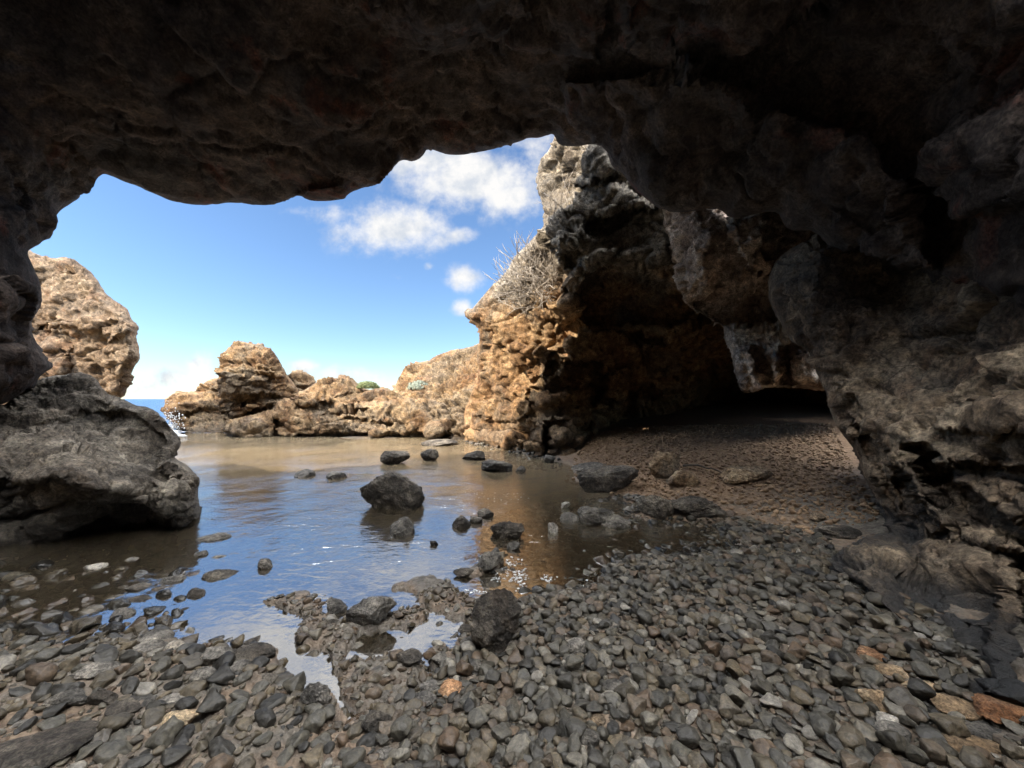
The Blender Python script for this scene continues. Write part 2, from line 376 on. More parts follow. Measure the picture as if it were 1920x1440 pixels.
# ------------------------------------------------------------------ relief solids
def relief(name, outline, ctrl, mat, step=4.0, edge=40.0, rnd=0.8, thick=1.0, feats=(), disp=(), smooth_it=1, c=60.0, edge_keep=10.0, base=None, worl=None, strata=None):
    """a closed rock with a real front, thickness and back: outline and front depths as (column, row, metres ahead)"""
    poly = smooth_poly(outline, smooth_it) if smooth_it else np.asarray(outline, float)
    x0, y0 = poly.min(0) - step; x1, y1 = poly.max(0) + step
    gx = np.arange(x0, x1 + step, step); gy = np.arange(y0, y1 + step, step)
    XX, YY = np.meshgrid(gx, gy); Q = np.stack([XX.ravel(), YY.ravel()], 1)
    sd, near = poly_sd(Q, poly)
    keep = sd > -0.75 * step
    ny, nx = XX.shape
    I = np.arange(ny * nx).reshape(ny, nx)
    q = np.stack([I[:-1, :-1], I[1:, :-1], I[1:, 1:], I[:-1, 1:]], -1).reshape(-1, 4)
    q = q[keep[q].all(1)]
    # border vertices: edges used by one quad only
    e = np.concatenate([q[:, [0, 1]], q[:, [1, 2]], q[:, [2, 3]], q[:, [3, 0]]])
    es = np.sort(e, 1); key = es[:, 0].astype(np.int64) * (ny * nx) + es[:, 1]
    u, cnt = np.unique(key, return_counts=True)
    bk = u[cnt == 1]; border = np.unique(np.concatenate([bk // (ny * nx), bk % (ny * nx)]))
    isb = np.zeros(ny * nx, bool); isb[border] = True
    snap = isb & (np.abs(sd) < 1.6 * step)
    Q[snap] = near[snap]
    sdc = np.maximum(sd, 0); sdc[isb] = 0
    used = np.unique(q); mp = -np.ones(ny * nx, np.int64); mp[used] = np.arange(len(used))
    q = mp[q]; Q = Q[used]; sdc = sdc[used]; isb = isb[used]
    ctrl = np.array(ctrl, float)
    # features are measured in slightly wobbled picture-plane metres so their edges are irregular
    inv = rbf(ctrl[:, :2], 1.0 / ctrl[:, 2], Q, c)
    Yf = 1.0 / np.clip(inv, 0.02, 2.0)
    w3 = np.stack([Q[:, 0] / 45, Q[:, 1] / 45, np.zeros(len(Q))], 1)
    wob = np.stack([fbm(w3, 1.0, 3, 91), fbm(w3, 1.0, 3, 95)], 1)
    for fp, dl, soft in feats:
        s, _ = poly_sd(Q + wob * min(10, soft), fp)
        Yf = Yf + dl * sstep(-soft * 0.5, soft * 0.5, s)
    w = np.clip(sdc / edge, 0, 1)
    r = np.sqrt(np.maximum(1 - (1 - w) ** 2, 0))
    Yfr = Yf + rnd * (1 - r)
    Ybk = Yf + rnd + thick * r
    V1 = P3(Q[:, 0], Q[:, 1], Yfr)
    inner = ~isb
    n1 = len(Q); m2 = np.arange(n1); m2[inner] = n1 + np.arange(inner.sum())
    V = np.concatenate([V1, P3(Q[inner, 0], Q[inner, 1], Ybk[inner])])
    q2 = m2[q][:, ::-1]
    ed = np.concatenate([np.clip(sdc / edge_keep, 0.12, 1), np.full(inner.sum(), 0.6)])
    nrm = vnormals(V, np.concatenate([q, q2]))
    D = np.zeros(len(V))
    for kind, fr, am, oc in disp:
        if kind == 'f': D += am * fbm(V, fr, oc, int(fr * 10) % 50)
        elif kind == 'r': D += am * ridged(V + 0.3 * fbm(V, fr * 0.7, 2, 5)[:, None], fr, oc, int(fr * 7) % 50)
        elif kind == 's':
            S = V * np.array([0.22, 0.22, 1.0]) + 0.12 * fbm(V, 0.6, 3, 8)[:, None]
            S[:, 2] += 0.15 * V[:, 0] * 0.3
            D += am * ridged(S, fr, oc, 13)
        elif kind == 'w':
            f1, f21, cid = worley(V * np.array([0.8, 0.8, 1.25]) * fr + 0.25 * fbm(V, fr * 1.3, 2, 3)[:, None])
            D += am * ((cid - 0.5) * 1.2 - 0.9 * (1 - sstep(0.0, 0.16, f21)))
        elif kind == 'k':
            sc_ = np.array([0.75, 0.75, oc]) * fr
            f1, f21, cid, tl = worley(V * sc_ + 0.30 * np.stack([fbm(V, fr * 1.6, 3, 3), fbm(V, fr * 1.6, 3, 6), fbm(V, fr * 1.6, 3, 9)], 1), int(fr * 10) % 7, True)
            D += am * (0.8 * (cid - 0.5) + 0.55 * tl - 0.5 * (1 - sstep(0.0, 0.12, f21)))
        elif kind == 'p':
            f1, f21, cid = worley(V * fr, 4)
            D -= am * (1 - sstep(0.12, 0.42, f1)) * (cid > 0.45)
    D -= D.mean() + 0.02
    V = V + nrm * (D * ed)[:, None]
    qa = np.concatenate([q, q2])
    b0 = np.zeros(3) if base is None else np.asarray(base, float)
    me = mesh_np(name, V - b0, quads=qa)
    o = link(name, me, mat, loc=b0)
    o_bvh = (V, qa)
    return o, o_bvh

# ---- the cave roof with the arch of the mouth and the left jamb
lip = [(-60, 770), (0, 760), (33, 743), (70, 710), (92, 690), (90, 673), (65, 633), (57, 608), (80, 580), (82, 547), (67, 510), (46, 472), (62, 463), (78, 452), (98, 445), (103, 420), (107, 403), (117, 393), (147, 373), (153, 358), (173, 347), (182, 333), (192, 323),
       (213, 330), (240, 342), (260, 348), (277, 360), (300, 367), (320, 377), (347, 382), (397, 384), (430, 379), (460, 382), (480, 386), (505, 387), (530, 380), (545, 371), (562, 367), (575, 376), (600, 379), (645, 376), (652, 365), (670, 356), (700, 350), (715, 340), (730, 325), (745, 305),
       (757, 298), (775, 303), (790, 295), (802, 276), (825, 285), (845, 290), (880, 290), (915, 282), (950, 272), (982, 262), (988, 257), (1012, 257), (1030, 252), (1040, 255), (1046, 269), (1057, 274), (1088, 275), (1105, 273), (1127, 272), (1142, 290), (1146, 312), (1170, 325), (1182, 347),
       (1200, 367), (1220, 380), (1245, 396), (1303, 397), (1319, 391), (1350, 391), (1367, 409), (1389, 410), (1411, 402), (1436, 397), (1458, 397), (1467, 416), (1472, 430), (1492, 434), (1528, 434), (1560, 470), (1640, 520), (1800, 560), (2500, 620)]
ROOF_TOP = -430  # roof cut short above the frame; opening added to let skylight in
roof_out = lip + [(2500, ROOF_TOP), (-560, ROOF_TOP), (-560, 800), (-200, 790)]
roof_ctrl = [(-20, 760, 4.3), (60, 620, 4.9), (90, 460, 5.4), (190, 330, 6.0), (400, 380, 6.6), (640, 370, 6.6), (800, 290, 6.6), (1040, 260, 6.7), (1140, 295, 6.1), (1230, 388, 5.6), (1350, 395, 5.2), (1540, 440, 4.4), (1750, 480, 3.6),
             (960, 0, 3.9), (300, 0, 4.0), (300, 200, 5.0), (600, 220, 5.2), (960, 130, 5.2), (1280, 220, 4.8), (1600, 220, 3.8), (1900, 100, 2.7), (1900, 420, 2.7), (2450, 400, 1.7), (2450, 0, 1.8), (0, 300, 4.7), (0, 560, 4.4),
             (-500, 300, 3.4), (-500, 700, 3.2), (-500, -300, 3.0), (960, -330, 2.9), (300, -330, 3.0), (1700, -300, 2.4), (2450, -300, 1.6), (0, 0, 4.1)]
roof_feats = [([(1150, -400), (1158, 70), (1175, 105), (1215, 128), (1290, 141), (1345, 136), (1400, 105), (1450, 60), (1560, 0), (1640, -60), (1700, -400)], -0.42, 12),
              ([(1050, 150), (1066, 195), (1074, 232), (1108, 246), (1128, 268), (1146, 312), (1182, 347), (1245, 396), (1520, 470), (1750, 500), (1690, 340), (1600, 250), (1300, 130)], -0.30, 14),
              ([(640, -400), (700, 30), (790, 50), (850, 42), (940, 20), (1000, 60), (1050, -400)], -0.25, 16),
              ([(840, 96), (900, 92), (980, 105), (1030, 100), (1075, 92), (1125, 118), (1180, -100), (700, -100)], -0.22, 14),
              ([(520, 392), (545, 368), (562, 364), (575, 350), (640, 345), (660, 360), (650, 392)], -0.15, 8),
              ([(1700, 360), (1690, 330), (1780, 250), (1950, 150), (2100, 100), (2100, 330), (1900, 400), (1760, 420)], -0.25, 20)]
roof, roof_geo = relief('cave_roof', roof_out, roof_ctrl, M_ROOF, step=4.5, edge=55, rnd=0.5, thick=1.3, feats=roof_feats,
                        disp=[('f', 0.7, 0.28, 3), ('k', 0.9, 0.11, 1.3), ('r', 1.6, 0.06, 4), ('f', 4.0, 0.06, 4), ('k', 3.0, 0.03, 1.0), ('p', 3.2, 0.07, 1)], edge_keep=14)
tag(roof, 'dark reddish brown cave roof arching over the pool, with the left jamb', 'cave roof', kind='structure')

# ---- right wall and pillar with its grey foot
pil_out = [(1544, 430), (1492, 462), (1461, 482), (1442, 513), (1439, 538), (1446, 574), (1461, 599), (1472, 621), (1489, 646), (1514, 654), (1522, 682), (1533, 702), (1542, 721), (1553, 746), (1557, 765), (1567, 795), (1587, 825), (1608, 851), (1617, 885), (1634, 920), (1656, 954), (1664, 976), (1672, 998),
           (1655, 1000), (1591, 1023), (1557, 1040), (1551, 1066), (1552, 1092), (1568, 1120), (1621, 1172), (1673, 1218), (1707, 1255), (1836, 1335), (1918, 1378), (2050, 1450), (2500, 1700), (2500, 330), (1700, 330)]
pil_ctrl = [(1445, 530, 5.4), (1530, 480, 4.4), (1540, 570, 4.25), (1480, 620, 4.8), (1530, 700, 4.1), (1560, 760, 3.9), (1615, 870, 3.55), (1660, 970, 3.2), (1680, 1010, 3.0), (1560, 1060, 2.68), (1560, 1105, 2.6), (1640, 1060, 2.5), (1680, 1190, 2.1), (1800, 1150, 2.05), (1840, 1300, 1.65),
            (1920, 1340, 1.5), (1800, 1020, 2.4), (1740, 980, 2.75), (1700, 600, 3.9), (1600, 540, 4.3), (1650, 750, 3.6), (1800, 760, 2.95), (1830, 600, 3.2), (1920, 560, 2.75), (1920, 800, 2.35), (1920, 1000, 2.05), (1920, 1200, 1.7),
            (1800, 880, 2.65), (1700, 860, 3.0), (2450, 1000, 1.3), (2450, 500, 1.6), (2450, 1600, 1.0), (1750, 400, 3.8)]
pil_feats = [([(1750, 800), (1800, 770), (1930, 760), (2300, 720), (2300, 810), (1930, 806), (1820, 806), (1760, 806)], -0.16, 8),
             ([(1720, 900), (1800, 870), (1930, 880), (2300, 880), (2300, 905), (1930, 900), (1780, 897)], 0.18, 8),
             ([(1600, 800), (1640, 830), (1690, 910), (1680, 960), (1640, 880)], 0.20, 16),
             ([(1690, 860), (1700, 900), (1715, 940), (1690, 960), (1678, 900)], 0.22, 10),
             ([(1470, 440), (1545, 430), (1550, 500), (1530, 580), (1470, 620), (1430, 560), (1440, 480)], -0.10, 30),
             ([(1690, 840), (1730, 835), (1790, 900), (1840, 940), (1930, 990), (1930, 1030), (1820, 985), (1740, 940)], 0.25, 12),
             ([(1730, 1010), (1800, 990), (1850, 1020), (1930, 1035), (2200, 1060), (2200, 1080), (1930, 1060), (1860, 1050)], 0.12, 8),
             ([(1890, 1040), (1935, 1050), (2100, 1260), (2100, 1340), (1925, 1270), (1900, 1200), (1910, 1120)], 0.25, 12),
             ([(1540, 1030), (1650, 1000), (1690, 1010), (1700, 1075), (1780, 1120), (1900, 1170), (1900, 1380), (1700, 1280), (1540, 1130)], -0.10, 16)]
pil, pil_geo = relief('cave_wall', pil_out, pil_ctrl, M_WALL, step=4.0, edge=60, rnd=0.55, thick=1.1, feats=pil_feats,
                      disp=[('f', 1.0, 0.10, 3), ('k', 1.3, 0.11, 1.5), ('k', 3.6, 0.04, 1.2), ('r', 5.0, 0.025, 4), ('f', 10.0, 0.03, 4), ('p', 4.2, 0.06, 1), ('p', 10, 0.03, 1)], edge_keep=12)
tag(pil, 'grey and tan pitted cave wall leaning over the pebbles, grey foot at its base', 'cave wall', kind='structure')

# ---- rocks hanging from the roof before the hollow
hang_out = [(1225, 350), (1244, 396), (1242, 432), (1256, 449), (1247, 468), (1250, 485), (1264, 507), (1267, 532), (1281, 554), (1289, 574), (1315, 588), (1340, 606), (1357, 610), (1358, 638), (1369, 657), (1371, 668), (1376, 690), (1380, 706), (1389, 732), (1405, 737), (1436, 727), (1478, 727), (1539, 730), (1580, 745), (1640, 740), (1640, 350)]
hang_ctrl = [(1240, 370, 6.9), (1255, 440, 7.2), (1270, 500, 7.1), (1320, 540, 6.7), (1340, 430, 6.1), (1365, 410, 6.6), (1410, 440, 5.9), (1430, 500, 6.3), (1400, 580, 7.6), (1330, 590, 7.3), (1375, 640, 7.4), (1400, 700, 7.2), (1480, 690, 7.6), (1530, 720, 7.4), (1600, 600, 7.0), (1600, 400, 5.5), (1620, 740, 7.4)]
hang_feats = [([(1290, 562), (1317, 566), (1336, 552), (1378, 538), (1422, 529), (1450, 500), (1490, 560), (1480, 610), (1380, 606), (1330, 604)], 0.7, 10),
              ([(1330, 460), (1375, 448), (1385, 500), (1375, 535), (1340, 545), (1325, 500)], 0.35, 12),
              ([(1365, 400), (1372, 440), (1390, 480), (1400, 505), (1415, 508), (1440, 500), (1430, 400)], -0.28, 8),
              ([(1420, 470), (1480, 465), (1450, 520), (1415, 515)], 0.6, 10),
              ([(1372, 668), (1398, 660), (1412, 700), (1416, 730), (1390, 736), (1378, 700)], -0.35, 6),
              ([(1432, 640), (1460, 640), (1456, 690), (1448, 725), (1440, 690)], -0.3, 8),
              ([(1488, 655), (1520, 655), (1536, 720), (1500, 722), (1490, 690)], -0.35, 8),
              ([(1412, 650), (1432, 655), (1440, 720), (1418, 722)], 0.25, 6), ([(1460, 650), (1486, 655), (1494, 720), (1462, 722)], 0.25, 6)]
hang, hang_geo = relief('hanging_rock', hang_out, hang_ctrl, M_HANG, step=3.0, edge=34, rnd=0.6, thick=0.9, feats=hang_feats,
                        disp=[('f', 1.4, 0.12, 3), ('k', 1.8, 0.12, 1.0), ('r', 4, 0.05, 4), ('f', 9.0, 0.06, 4), ('k', 6, 0.035, 1.0), ('p', 5, 0.06, 1)], edge_keep=8, c=30)
tag(hang, 'rough grey rocks hanging from the roof edge in front of the dark hollow', 'hanging rock', kind='structure')

# ---- the headland right of the pool with its undercut hollow
head_out = [(1048, 240), (1030, 281), (1019, 292), (1012, 305), (1010, 320), (1008, 345), (1012, 365), (1019, 392), (1023, 415), (1012, 432), (995, 452), (966, 480), (951, 507), (937, 522), (922, 537), (902, 557), (885, 580), (876, 588), (885, 602), (895, 612), (898, 630), (897, 648), (893, 668), (900, 690), (893, 720), (880, 745), (868, 775), (864, 808),
            (873, 845), (980, 900), (1100, 920), (1800, 950), (1800, 240)]
head_ctrl = [(1052, 300, 10.6), (1015, 340, 11.6), (1070, 340, 10.4), (1100, 310, 8.9), (1130, 360, 8.5), (1150, 430, 8.2), (1040, 440, 9.3), (1062, 450, 8.6), (1000, 500, 10.6), (960, 540, 11.0), (890, 590, 12.2), (960, 600, 11.0), (1040, 560, 9.9), (1230, 430, 7.8), (1260, 490, 7.7),
             (1110, 520, 9.0), (1230, 540, 8.7), (1080, 600, 10.0), (1150, 640, 10.9), (1280, 610, 9.8), (1140, 720, 11.8), (1240, 740, 12.3), (1330, 680, 13.0), (1350, 760, 21.0), (1450, 760, 21.0), (1250, 785, 17.0), (1560, 770, 15.0), (1500, 640, 10.0), (1780, 700, 8.5), (1780, 300, 7.0),
             (940, 700, 11.7), (1000, 690, 10.9), (1060, 690, 10.3), (1060, 800, 10.2), (1000, 840, 10.5), (1100, 840, 10.3), (1125, 800, 12.5), (1180, 820, 16.0), (890, 820, 13.6), (885, 720, 13.4), (900, 640, 12.2), (960, 780, 11.6), (1700, 900, 12.0), (1300, 900, 18.0)]
head_feats = [([(1086, 276), (1105, 270), (1130, 285), (1150, 318), (1130, 345), (1092, 342), (1084, 312)], -0.5, 6),
              ([(1086, 330), (1130, 345), (1180, 355), (1230, 392), (1150, 400), (1095, 410), (1075, 380)], -0.35, 10),
              ([(1093, 410), (1150, 398), (1190, 385), (1215, 396), (1150, 425), (1098, 432)], 0.5, 8),
              ([(1022, 440), (1055, 400), (1090, 392), (1094, 432), (1076, 462), (1054, 468), (1032, 458)], -0.45, 8),
              ([(1054, 468), (1088, 455), (1100, 470), (1075, 500), (1060, 500)], 0.4, 8),
              ([(1040, 545), (1080, 500), (1120, 470), (1160, 470), (1140, 490), (1100, 520), (1085, 555), (1060, 565)], -0.5, 8),
              ([(1160, 480), (1240, 455), (1250, 480), (1200, 505), (1165, 500)], -0.35, 10),
              ([(1090, 560), (1140, 520), (1250, 520), (1330, 560), (1300, 600), (1180, 610), (1095, 600)], 0.8, 16),
              ([(1062, 640), (1090, 618), (1150, 622), (1200, 636), (1245, 648), (1200, 672), (1120, 676), (1065, 672)], -0.65, 10),
              ([(1245, 620), (1290, 605), (1340, 600), (1340, 625), (1280, 660), (1240, 655)], -0.35, 10),
              ([(1068, 680), (1120, 684), (1140, 700), (1120, 760), (1080, 770), (1066, 710)], 0.9, 10),
              ([(1145, 695), (1170, 690), (1172, 740), (1150, 760), (1135, 740)], -0.35, 8),
              ([(1190, 745), (1198, 732), (1206, 735), (1202, 765), (1188, 768)], -0.45, 4),
              ([(1240, 695), (1300, 675), (1310, 690), (1270, 708), (1245, 705)], -0.4, 6),
              ([(1212, 733), (1232, 725), (1250, 730), (1252, 748), (1232, 752), (1216, 745)], -0.35, 5),
              ([(942, 657), (960, 647), (990, 647), (1005, 644), (1020, 660), (1030, 675), (1020, 705), (992, 712), (980, 690), (960, 685)], -0.40, 5),
              ([(995, 722), (1020, 710), (1045, 690), (1062, 685), (1066, 700), (1050, 712), (1022, 727)], -0.35, 4),
              ([(1000, 740), (1072, 725), (1079, 732), (1055, 752), (1015, 760)], -0.3, 4),
              ([(1000, 727), (1070, 712), (1075, 722), (1010, 738)], 0.3, 4),
              ([(935, 730), (990, 725), (994, 770), (980, 787), (910, 790), (885, 775), (917, 752)], -0.35, 5),
              ([(985, 782), (1010, 782), (1050, 779), (1062, 787), (1020, 796), (984, 794)], -0.35, 4),
              ([(984, 796), (1020, 792), (1019, 838), (1022, 900), (980, 900), (983, 832)], -0.45, 4),
              ([(1023, 797), (1085, 790), (1088, 900), (1026, 900)], -0.25, 4),
              ([(1088, 792), (1110, 790), (1112, 870), (1094, 870)], 0.5, 5),
              ([(860, 806), (980, 822), (980, 900), (866, 880)], -0.35, 5),
              ([(1020, 792), (1026, 792), (1029, 860), (1021, 860)], 0.5, 3)]
head, head_geo = relief('cliff', head_out, head_ctrl, M_HEAD, step=2.6, edge=30, rnd=0.7, thick=1.5, feats=head_feats,
                        disp=[('f', 0.8, 0.18, 3), ('k', 0.75, 0.22, 1.6), ('k', 2.0, 0.10, 1.7), ('r', 3.0, 0.06, 4), ('f', 6.5, 0.07, 4), ('p', 3.0, 0.07, 1)], edge_keep=7, c=28)
tag(head, 'ochre headland right of the pool, undercut into a dark hollow', 'cliff', kind='structure')

# ---- left: outer cliff and big boulder
lc_out = [(-60, 455), (43, 462), (60, 472), (80, 480), (103, 485), (123, 481), (137, 485), (147, 493), (167, 507), (182, 520), (192, 540), (207, 558), (233, 573), (242, 583), (248, 597), (260, 610), (257, 633), (263, 660), (260, 677), (248, 690), (243, 710), (237, 740), (226, 747), (205, 752), (200, 830), (-60, 860)]
lc_ctrl = [(50, 480, 12.2), (120, 490, 11.8), (200, 560, 10.9), (250, 640, 10.2), (150, 600, 11.0), (90, 600, 11.6), (230, 730, 10.6), (150, 720, 11.3), (80, 700, 11.8), (120, 660, 11.5), (-40, 600, 12.8), (100, 830, 11.6), (200, 800, 11)]
lc_feats = [([(55, 632), (75, 615), (115, 610), (160, 620), (205, 632), (190, 648), (140, 645), (125, 665), (100, 650), (70, 640)], 0.3, 8),
            ([(65, 635), (110, 640), (138, 648), (128, 662), (126, 710), (60, 720)], -0.3, 6),
            ([(105, 600), (150, 590), (230, 590), (250, 620), (200, 640), (130, 620)], -0.3, 14)]
lcliff, _ = relief('cliff', lc_out, lc_ctrl, M_CLIFF, step=2.4, edge=26, rnd=1.2, thick=2.0, feats=lc_feats,
                   disp=[('f', 0.7, 0.2, 3), ('k', 0.7, 0.18, 2.0), ('k', 1.9, 0.06, 2.5), ('r', 2.6, 0.08, 4), ('f', 6, 0.09, 4)], edge_keep=7, c=30)
tag(lcliff, 'pale tan cliff outside the cave beyond the big grey boulder', 'cliff', kind='structure')

bo_out = [(-320, 770), (-120, 760), (0, 765), (34, 742), (70, 711), (110, 702), (147, 699), (167, 710), (193, 730), (204, 742), (233, 747), (252, 758), (283, 763), (303, 778), (317, 797), (333, 813), (342, 827), (338, 840), (325, 853), (333, 863), (350, 870), (367, 887), (376, 900), (371, 920), (375, 947), (377, 960), (371, 979),
          (345, 1000), (300, 1022), (233, 1045), (167, 1066), (100, 1085), (0, 1100), (-320, 1120)]
bo_ctrl = [(150, 705, 6.0), (70, 720, 5.9), (280, 770, 5.5), (335, 830, 5.1), (370, 900, 4.8), (370, 970, 4.75), (250, 850, 4.75), (150, 800, 4.9), (30, 800, 4.7), (60, 870, 3.9), (110, 900, 3.55), (180, 925, 3.75), (285, 945, 4.25), (285, 1000, 4.5), (180, 1000, 4.2), (60, 960, 3.7), (100, 1070, 3.9), (0, 1085, 3.8), (-250, 900, 3.1), (-250, 1100, 3.3), (-250, 780, 4.0), (230, 1040, 4.3)]
bo_feats = [([(90, 790), (180, 765), (240, 775), (300, 800), (310, 840), (260, 860), (190, 850), (140, 830)], 0.28, 22),
            ([(-60, 890), (20, 908), (67, 903), (113, 907), (153, 918), (187, 933), (230, 936), (253, 950), (287, 950), (290, 1000), (180, 1060), (-60, 1090)], 0.24, 16),
            ([(283, 900), (330, 885), (376, 900), (377, 975), (330, 990), (292, 960)], -0.22, 14),
            ([(300, 855), (335, 862), (376, 900), (330, 890), (290, 880)], -0.1, 8)]
boul, _ = relief('boulder', bo_out, bo_ctrl, M_BOULDER, step=2.8, edge=24, rnd=0.4, thick=1.6, feats=bo_feats,
                 disp=[('f', 1.0, 0.08, 3), ('k', 0.9, 0.15, 1.0), ('k', 2.6, 0.06, 1.6), ('r', 3.0, 0.04, 4), ('f', 8, 0.045, 4), ('p', 5, 0.03, 1)], edge_keep=9, c=18, base=(-4.2, 4.5, 0))
tag(boul, 'huge grey boulder with an undercut side, standing in the pool against the left wall', 'boulder')

# ---- rocks across the pool
FD = [('f', 0.6, 0.15, 3), ('k', 0.55, 0.30, 2.0), ('k', 1.4, 0.17, 2.6), ('r', 2.2, 0.10, 4), ('f', 5, 0.13, 4), ('p', 2.2, 0.10, 1)]
def far_rock(name, out, ctrl, label, cat='rock', mat=M_FAR, feats=(), rnd=1.2, thick=1.5, edge=22, disp=FD, group=None, kind=None):
    c = np.array(ctrl, float); b = P3(c[:, 0].mean(), max(p[1] for p in out), c[:, 2].mean()); b[2] = 0
    o, g = relief(name, out, ctrl, mat, step=1.7, edge=edge, rnd=rnd, thick=thick, feats=feats, disp=disp, edge_keep=6, c=20, base=b)
    tag(o, label, cat, group, kind); return o, g
far_rock('rock_stack', [(422, 800), (412, 740), (409, 707), (412, 683), (419, 662), (437, 647), (447, 639), (469, 645), (493, 647), (513, 661), (525, 679), (536, 699), (552, 719), (562, 736), (556, 775), (520, 800)],
         [(415, 700, 18.6), (440, 650, 19.2), (450, 720, 17.6), (490, 690, 17.8), (540, 720, 18.6), (460, 780, 17.9), (510, 780, 18.3), (420, 780, 18.2)],
         'tall ochre rock stack with a pointed top rising across the pool', 'rock stack',
         feats=[([(455, 782), (470, 770), (495, 764), (500, 775), (480, 785)], 0.9, 5), ([(425, 660), (450, 650), (460, 700), (440, 740), (420, 730)], -0.3, 12), ([(440, 745), (520, 735), (530, 745), (450, 760)], 0.35, 6)])
far_rock('rock', [(535, 712), (544, 699), (568, 696), (588, 707), (593, 720), (600, 760), (540, 770)], [(560, 705, 20.5), (585, 715, 20.8), (560, 750, 20), (545, 715, 20.5)], 'rounded ochre rock peeping out behind the right shoulder of the tall rock stack')
far_rock('rock', [(362, 745), (374, 722), (398, 708), (416, 708), (425, 760), (365, 770)], [(385, 725, 20.5), (410, 720, 20.2), (400, 750, 20), (370, 750, 20.4)], 'small ochre rock hump left of the tall rock stack, above the low sea rock')
far_rock('rock', [(305, 766), (315, 746), (331, 736), (370, 735), (414, 737), (432, 770), (430, 830), (350, 830), (337, 805), (326, 795), (312, 785)], [(315, 765, 19.4), (340, 740, 19.4), (390, 745, 19), (400, 790, 17.6), (350, 800, 17.4), (410, 815, 16.6), (370, 825, 16.4)],
         'low ochre sea rock with a dark wet foot where the waves splash', feats=[([(325, 775), (370, 768), (420, 765), (425, 790), (340, 800)], 0.5, 8)])
led, led_geo = far_rock('rock_ledge', [(420, 788), (455, 782), (493, 772), (530, 765), (600, 752), (680, 752), (740, 752), (775, 745), (830, 752), (850, 800), (840, 826), (790, 828), (675, 829), (517, 831), (457, 831), (422, 820)],
         [(430, 800, 15.8), (480, 795, 15.6), (540, 795, 15.4), (620, 790, 15.3), (700, 790, 15.3), (780, 790, 15.0), (830, 800, 14.4), (500, 822, 15.3), (620, 820, 15.1), (750, 818, 14.9), (480, 776, 16.4), (600, 760, 16.6), (740, 756, 16.2), (820, 760, 15.4)],
         'long low ochre rock ledge along the far edge of the pool', 'rock ledge',
         feats=[([(510, 775), (516, 790), (512, 831), (518, 831), (522, 790), (516, 772)], 0.5, 4), ([(557, 780), (560, 831), (565, 831), (563, 780)], 0.35, 4), ([(640, 782), (690, 785), (740, 795), (738, 806), (690, 800), (640, 792)], 0.35, 5), ([(600, 778), (640, 770), (690, 765), (690, 772), (640, 780)], 0.3, 4),
                ([(420, 785), (450, 783), (505, 790), (510, 831), (420, 831)], -0.2, 5), ([(690, 790), (745, 782), (742, 831), (700, 831)], -0.25, 5), ([(520, 818), (680, 812), (840, 812), (840, 840), (520, 840)], 0.45, 5)], rnd=1.0, thick=1.5, edge=14)
far_rock('rock', [(515, 765), (519, 753), (536, 745), (552, 750), (560, 765), (552, 790), (515, 790)], [(525, 756, 16.6), (545, 755, 16.6), (535, 780, 16.0)], 'small rounded ochre rock sitting on the ledge below the tall rock stack', rnd=0.6, thick=0.6, edge=14)
far_rock('rock', [(545, 765), (556, 740), (578, 727), (598, 715), (627, 710), (655, 712), (667, 724), (700, 735), (690, 770), (640, 785), (580, 785)], [(570, 745, 17.0), (610, 722, 17.6), (650, 720, 17.8), (600, 765, 16.5), (660, 760, 16.6), (690, 750, 17)], 'broad sloping ochre rock in the middle of the ledge across the pool',
         feats=[([(596, 716), (640, 708), (660, 735), (610, 752), (570, 762)], -0.3, 8)])
far_rock('rock', [(668, 760), (675, 740), (690, 730), (714, 727), (740, 734), (753, 742), (760, 765), (740, 780), (680, 780)], [(690, 740, 16.8), (730, 738, 16.9), (700, 768, 16.2), (745, 765, 16.3)], 'knobbly reddish rock at the right end of the ledge tops', rnd=0.7, thick=0.8, edge=14, disp=[('f', 1.2, 0.2, 3), ('w', 1.8, 0.22, 1), ('r', 3, 0.1, 4)])
far_rock('boulder', [(792, 810), (796, 796), (808, 787), (826, 785), (838, 795), (836, 815), (820, 824), (798, 823)], [(805, 795, 14.2), (830, 795, 14.2), (815, 815, 13.9)], 'tan boulder lying at the right end of the far ledge, at the pool edge', 'boulder', rnd=0.5, thick=0.5, edge=14, disp=[('f', 1.2, 0.15, 3), ('r', 3, 0.08, 4), ('f', 8, 0.04, 3)])
slope, slope_geo = far_rock('hill', [(733, 740), (738, 728), (747, 710), (760, 695), (772, 685), (780, 681), (802, 677), (817, 668), (849, 655), (881, 651), (905, 640), (1000, 640), (1000, 840), (800, 840), (760, 790), (740, 770)],
         [(745, 730, 19.5), (780, 690, 20.5), (850, 660, 20.5), (900, 650, 19.0), (850, 720, 17.2), (780, 750, 17.0), (900, 720, 15.6), (850, 790, 14.9), (900, 790, 14.2), (790, 800, 15.6), (980, 700, 14.5), (980, 820, 13.0), (850, 835, 14.3)],
         'rubbly grey and ochre slope rising to the right behind the pool', 'hill', kind='structure',
         disp=[('f', 0.6, 0.22, 3), ('k', 0.8, 0.28, 1.4), ('k', 1.9, 0.20, 1.3), ('r', 2.5, 0.13, 4), ('f', 5, 0.16, 4)], edge=16)

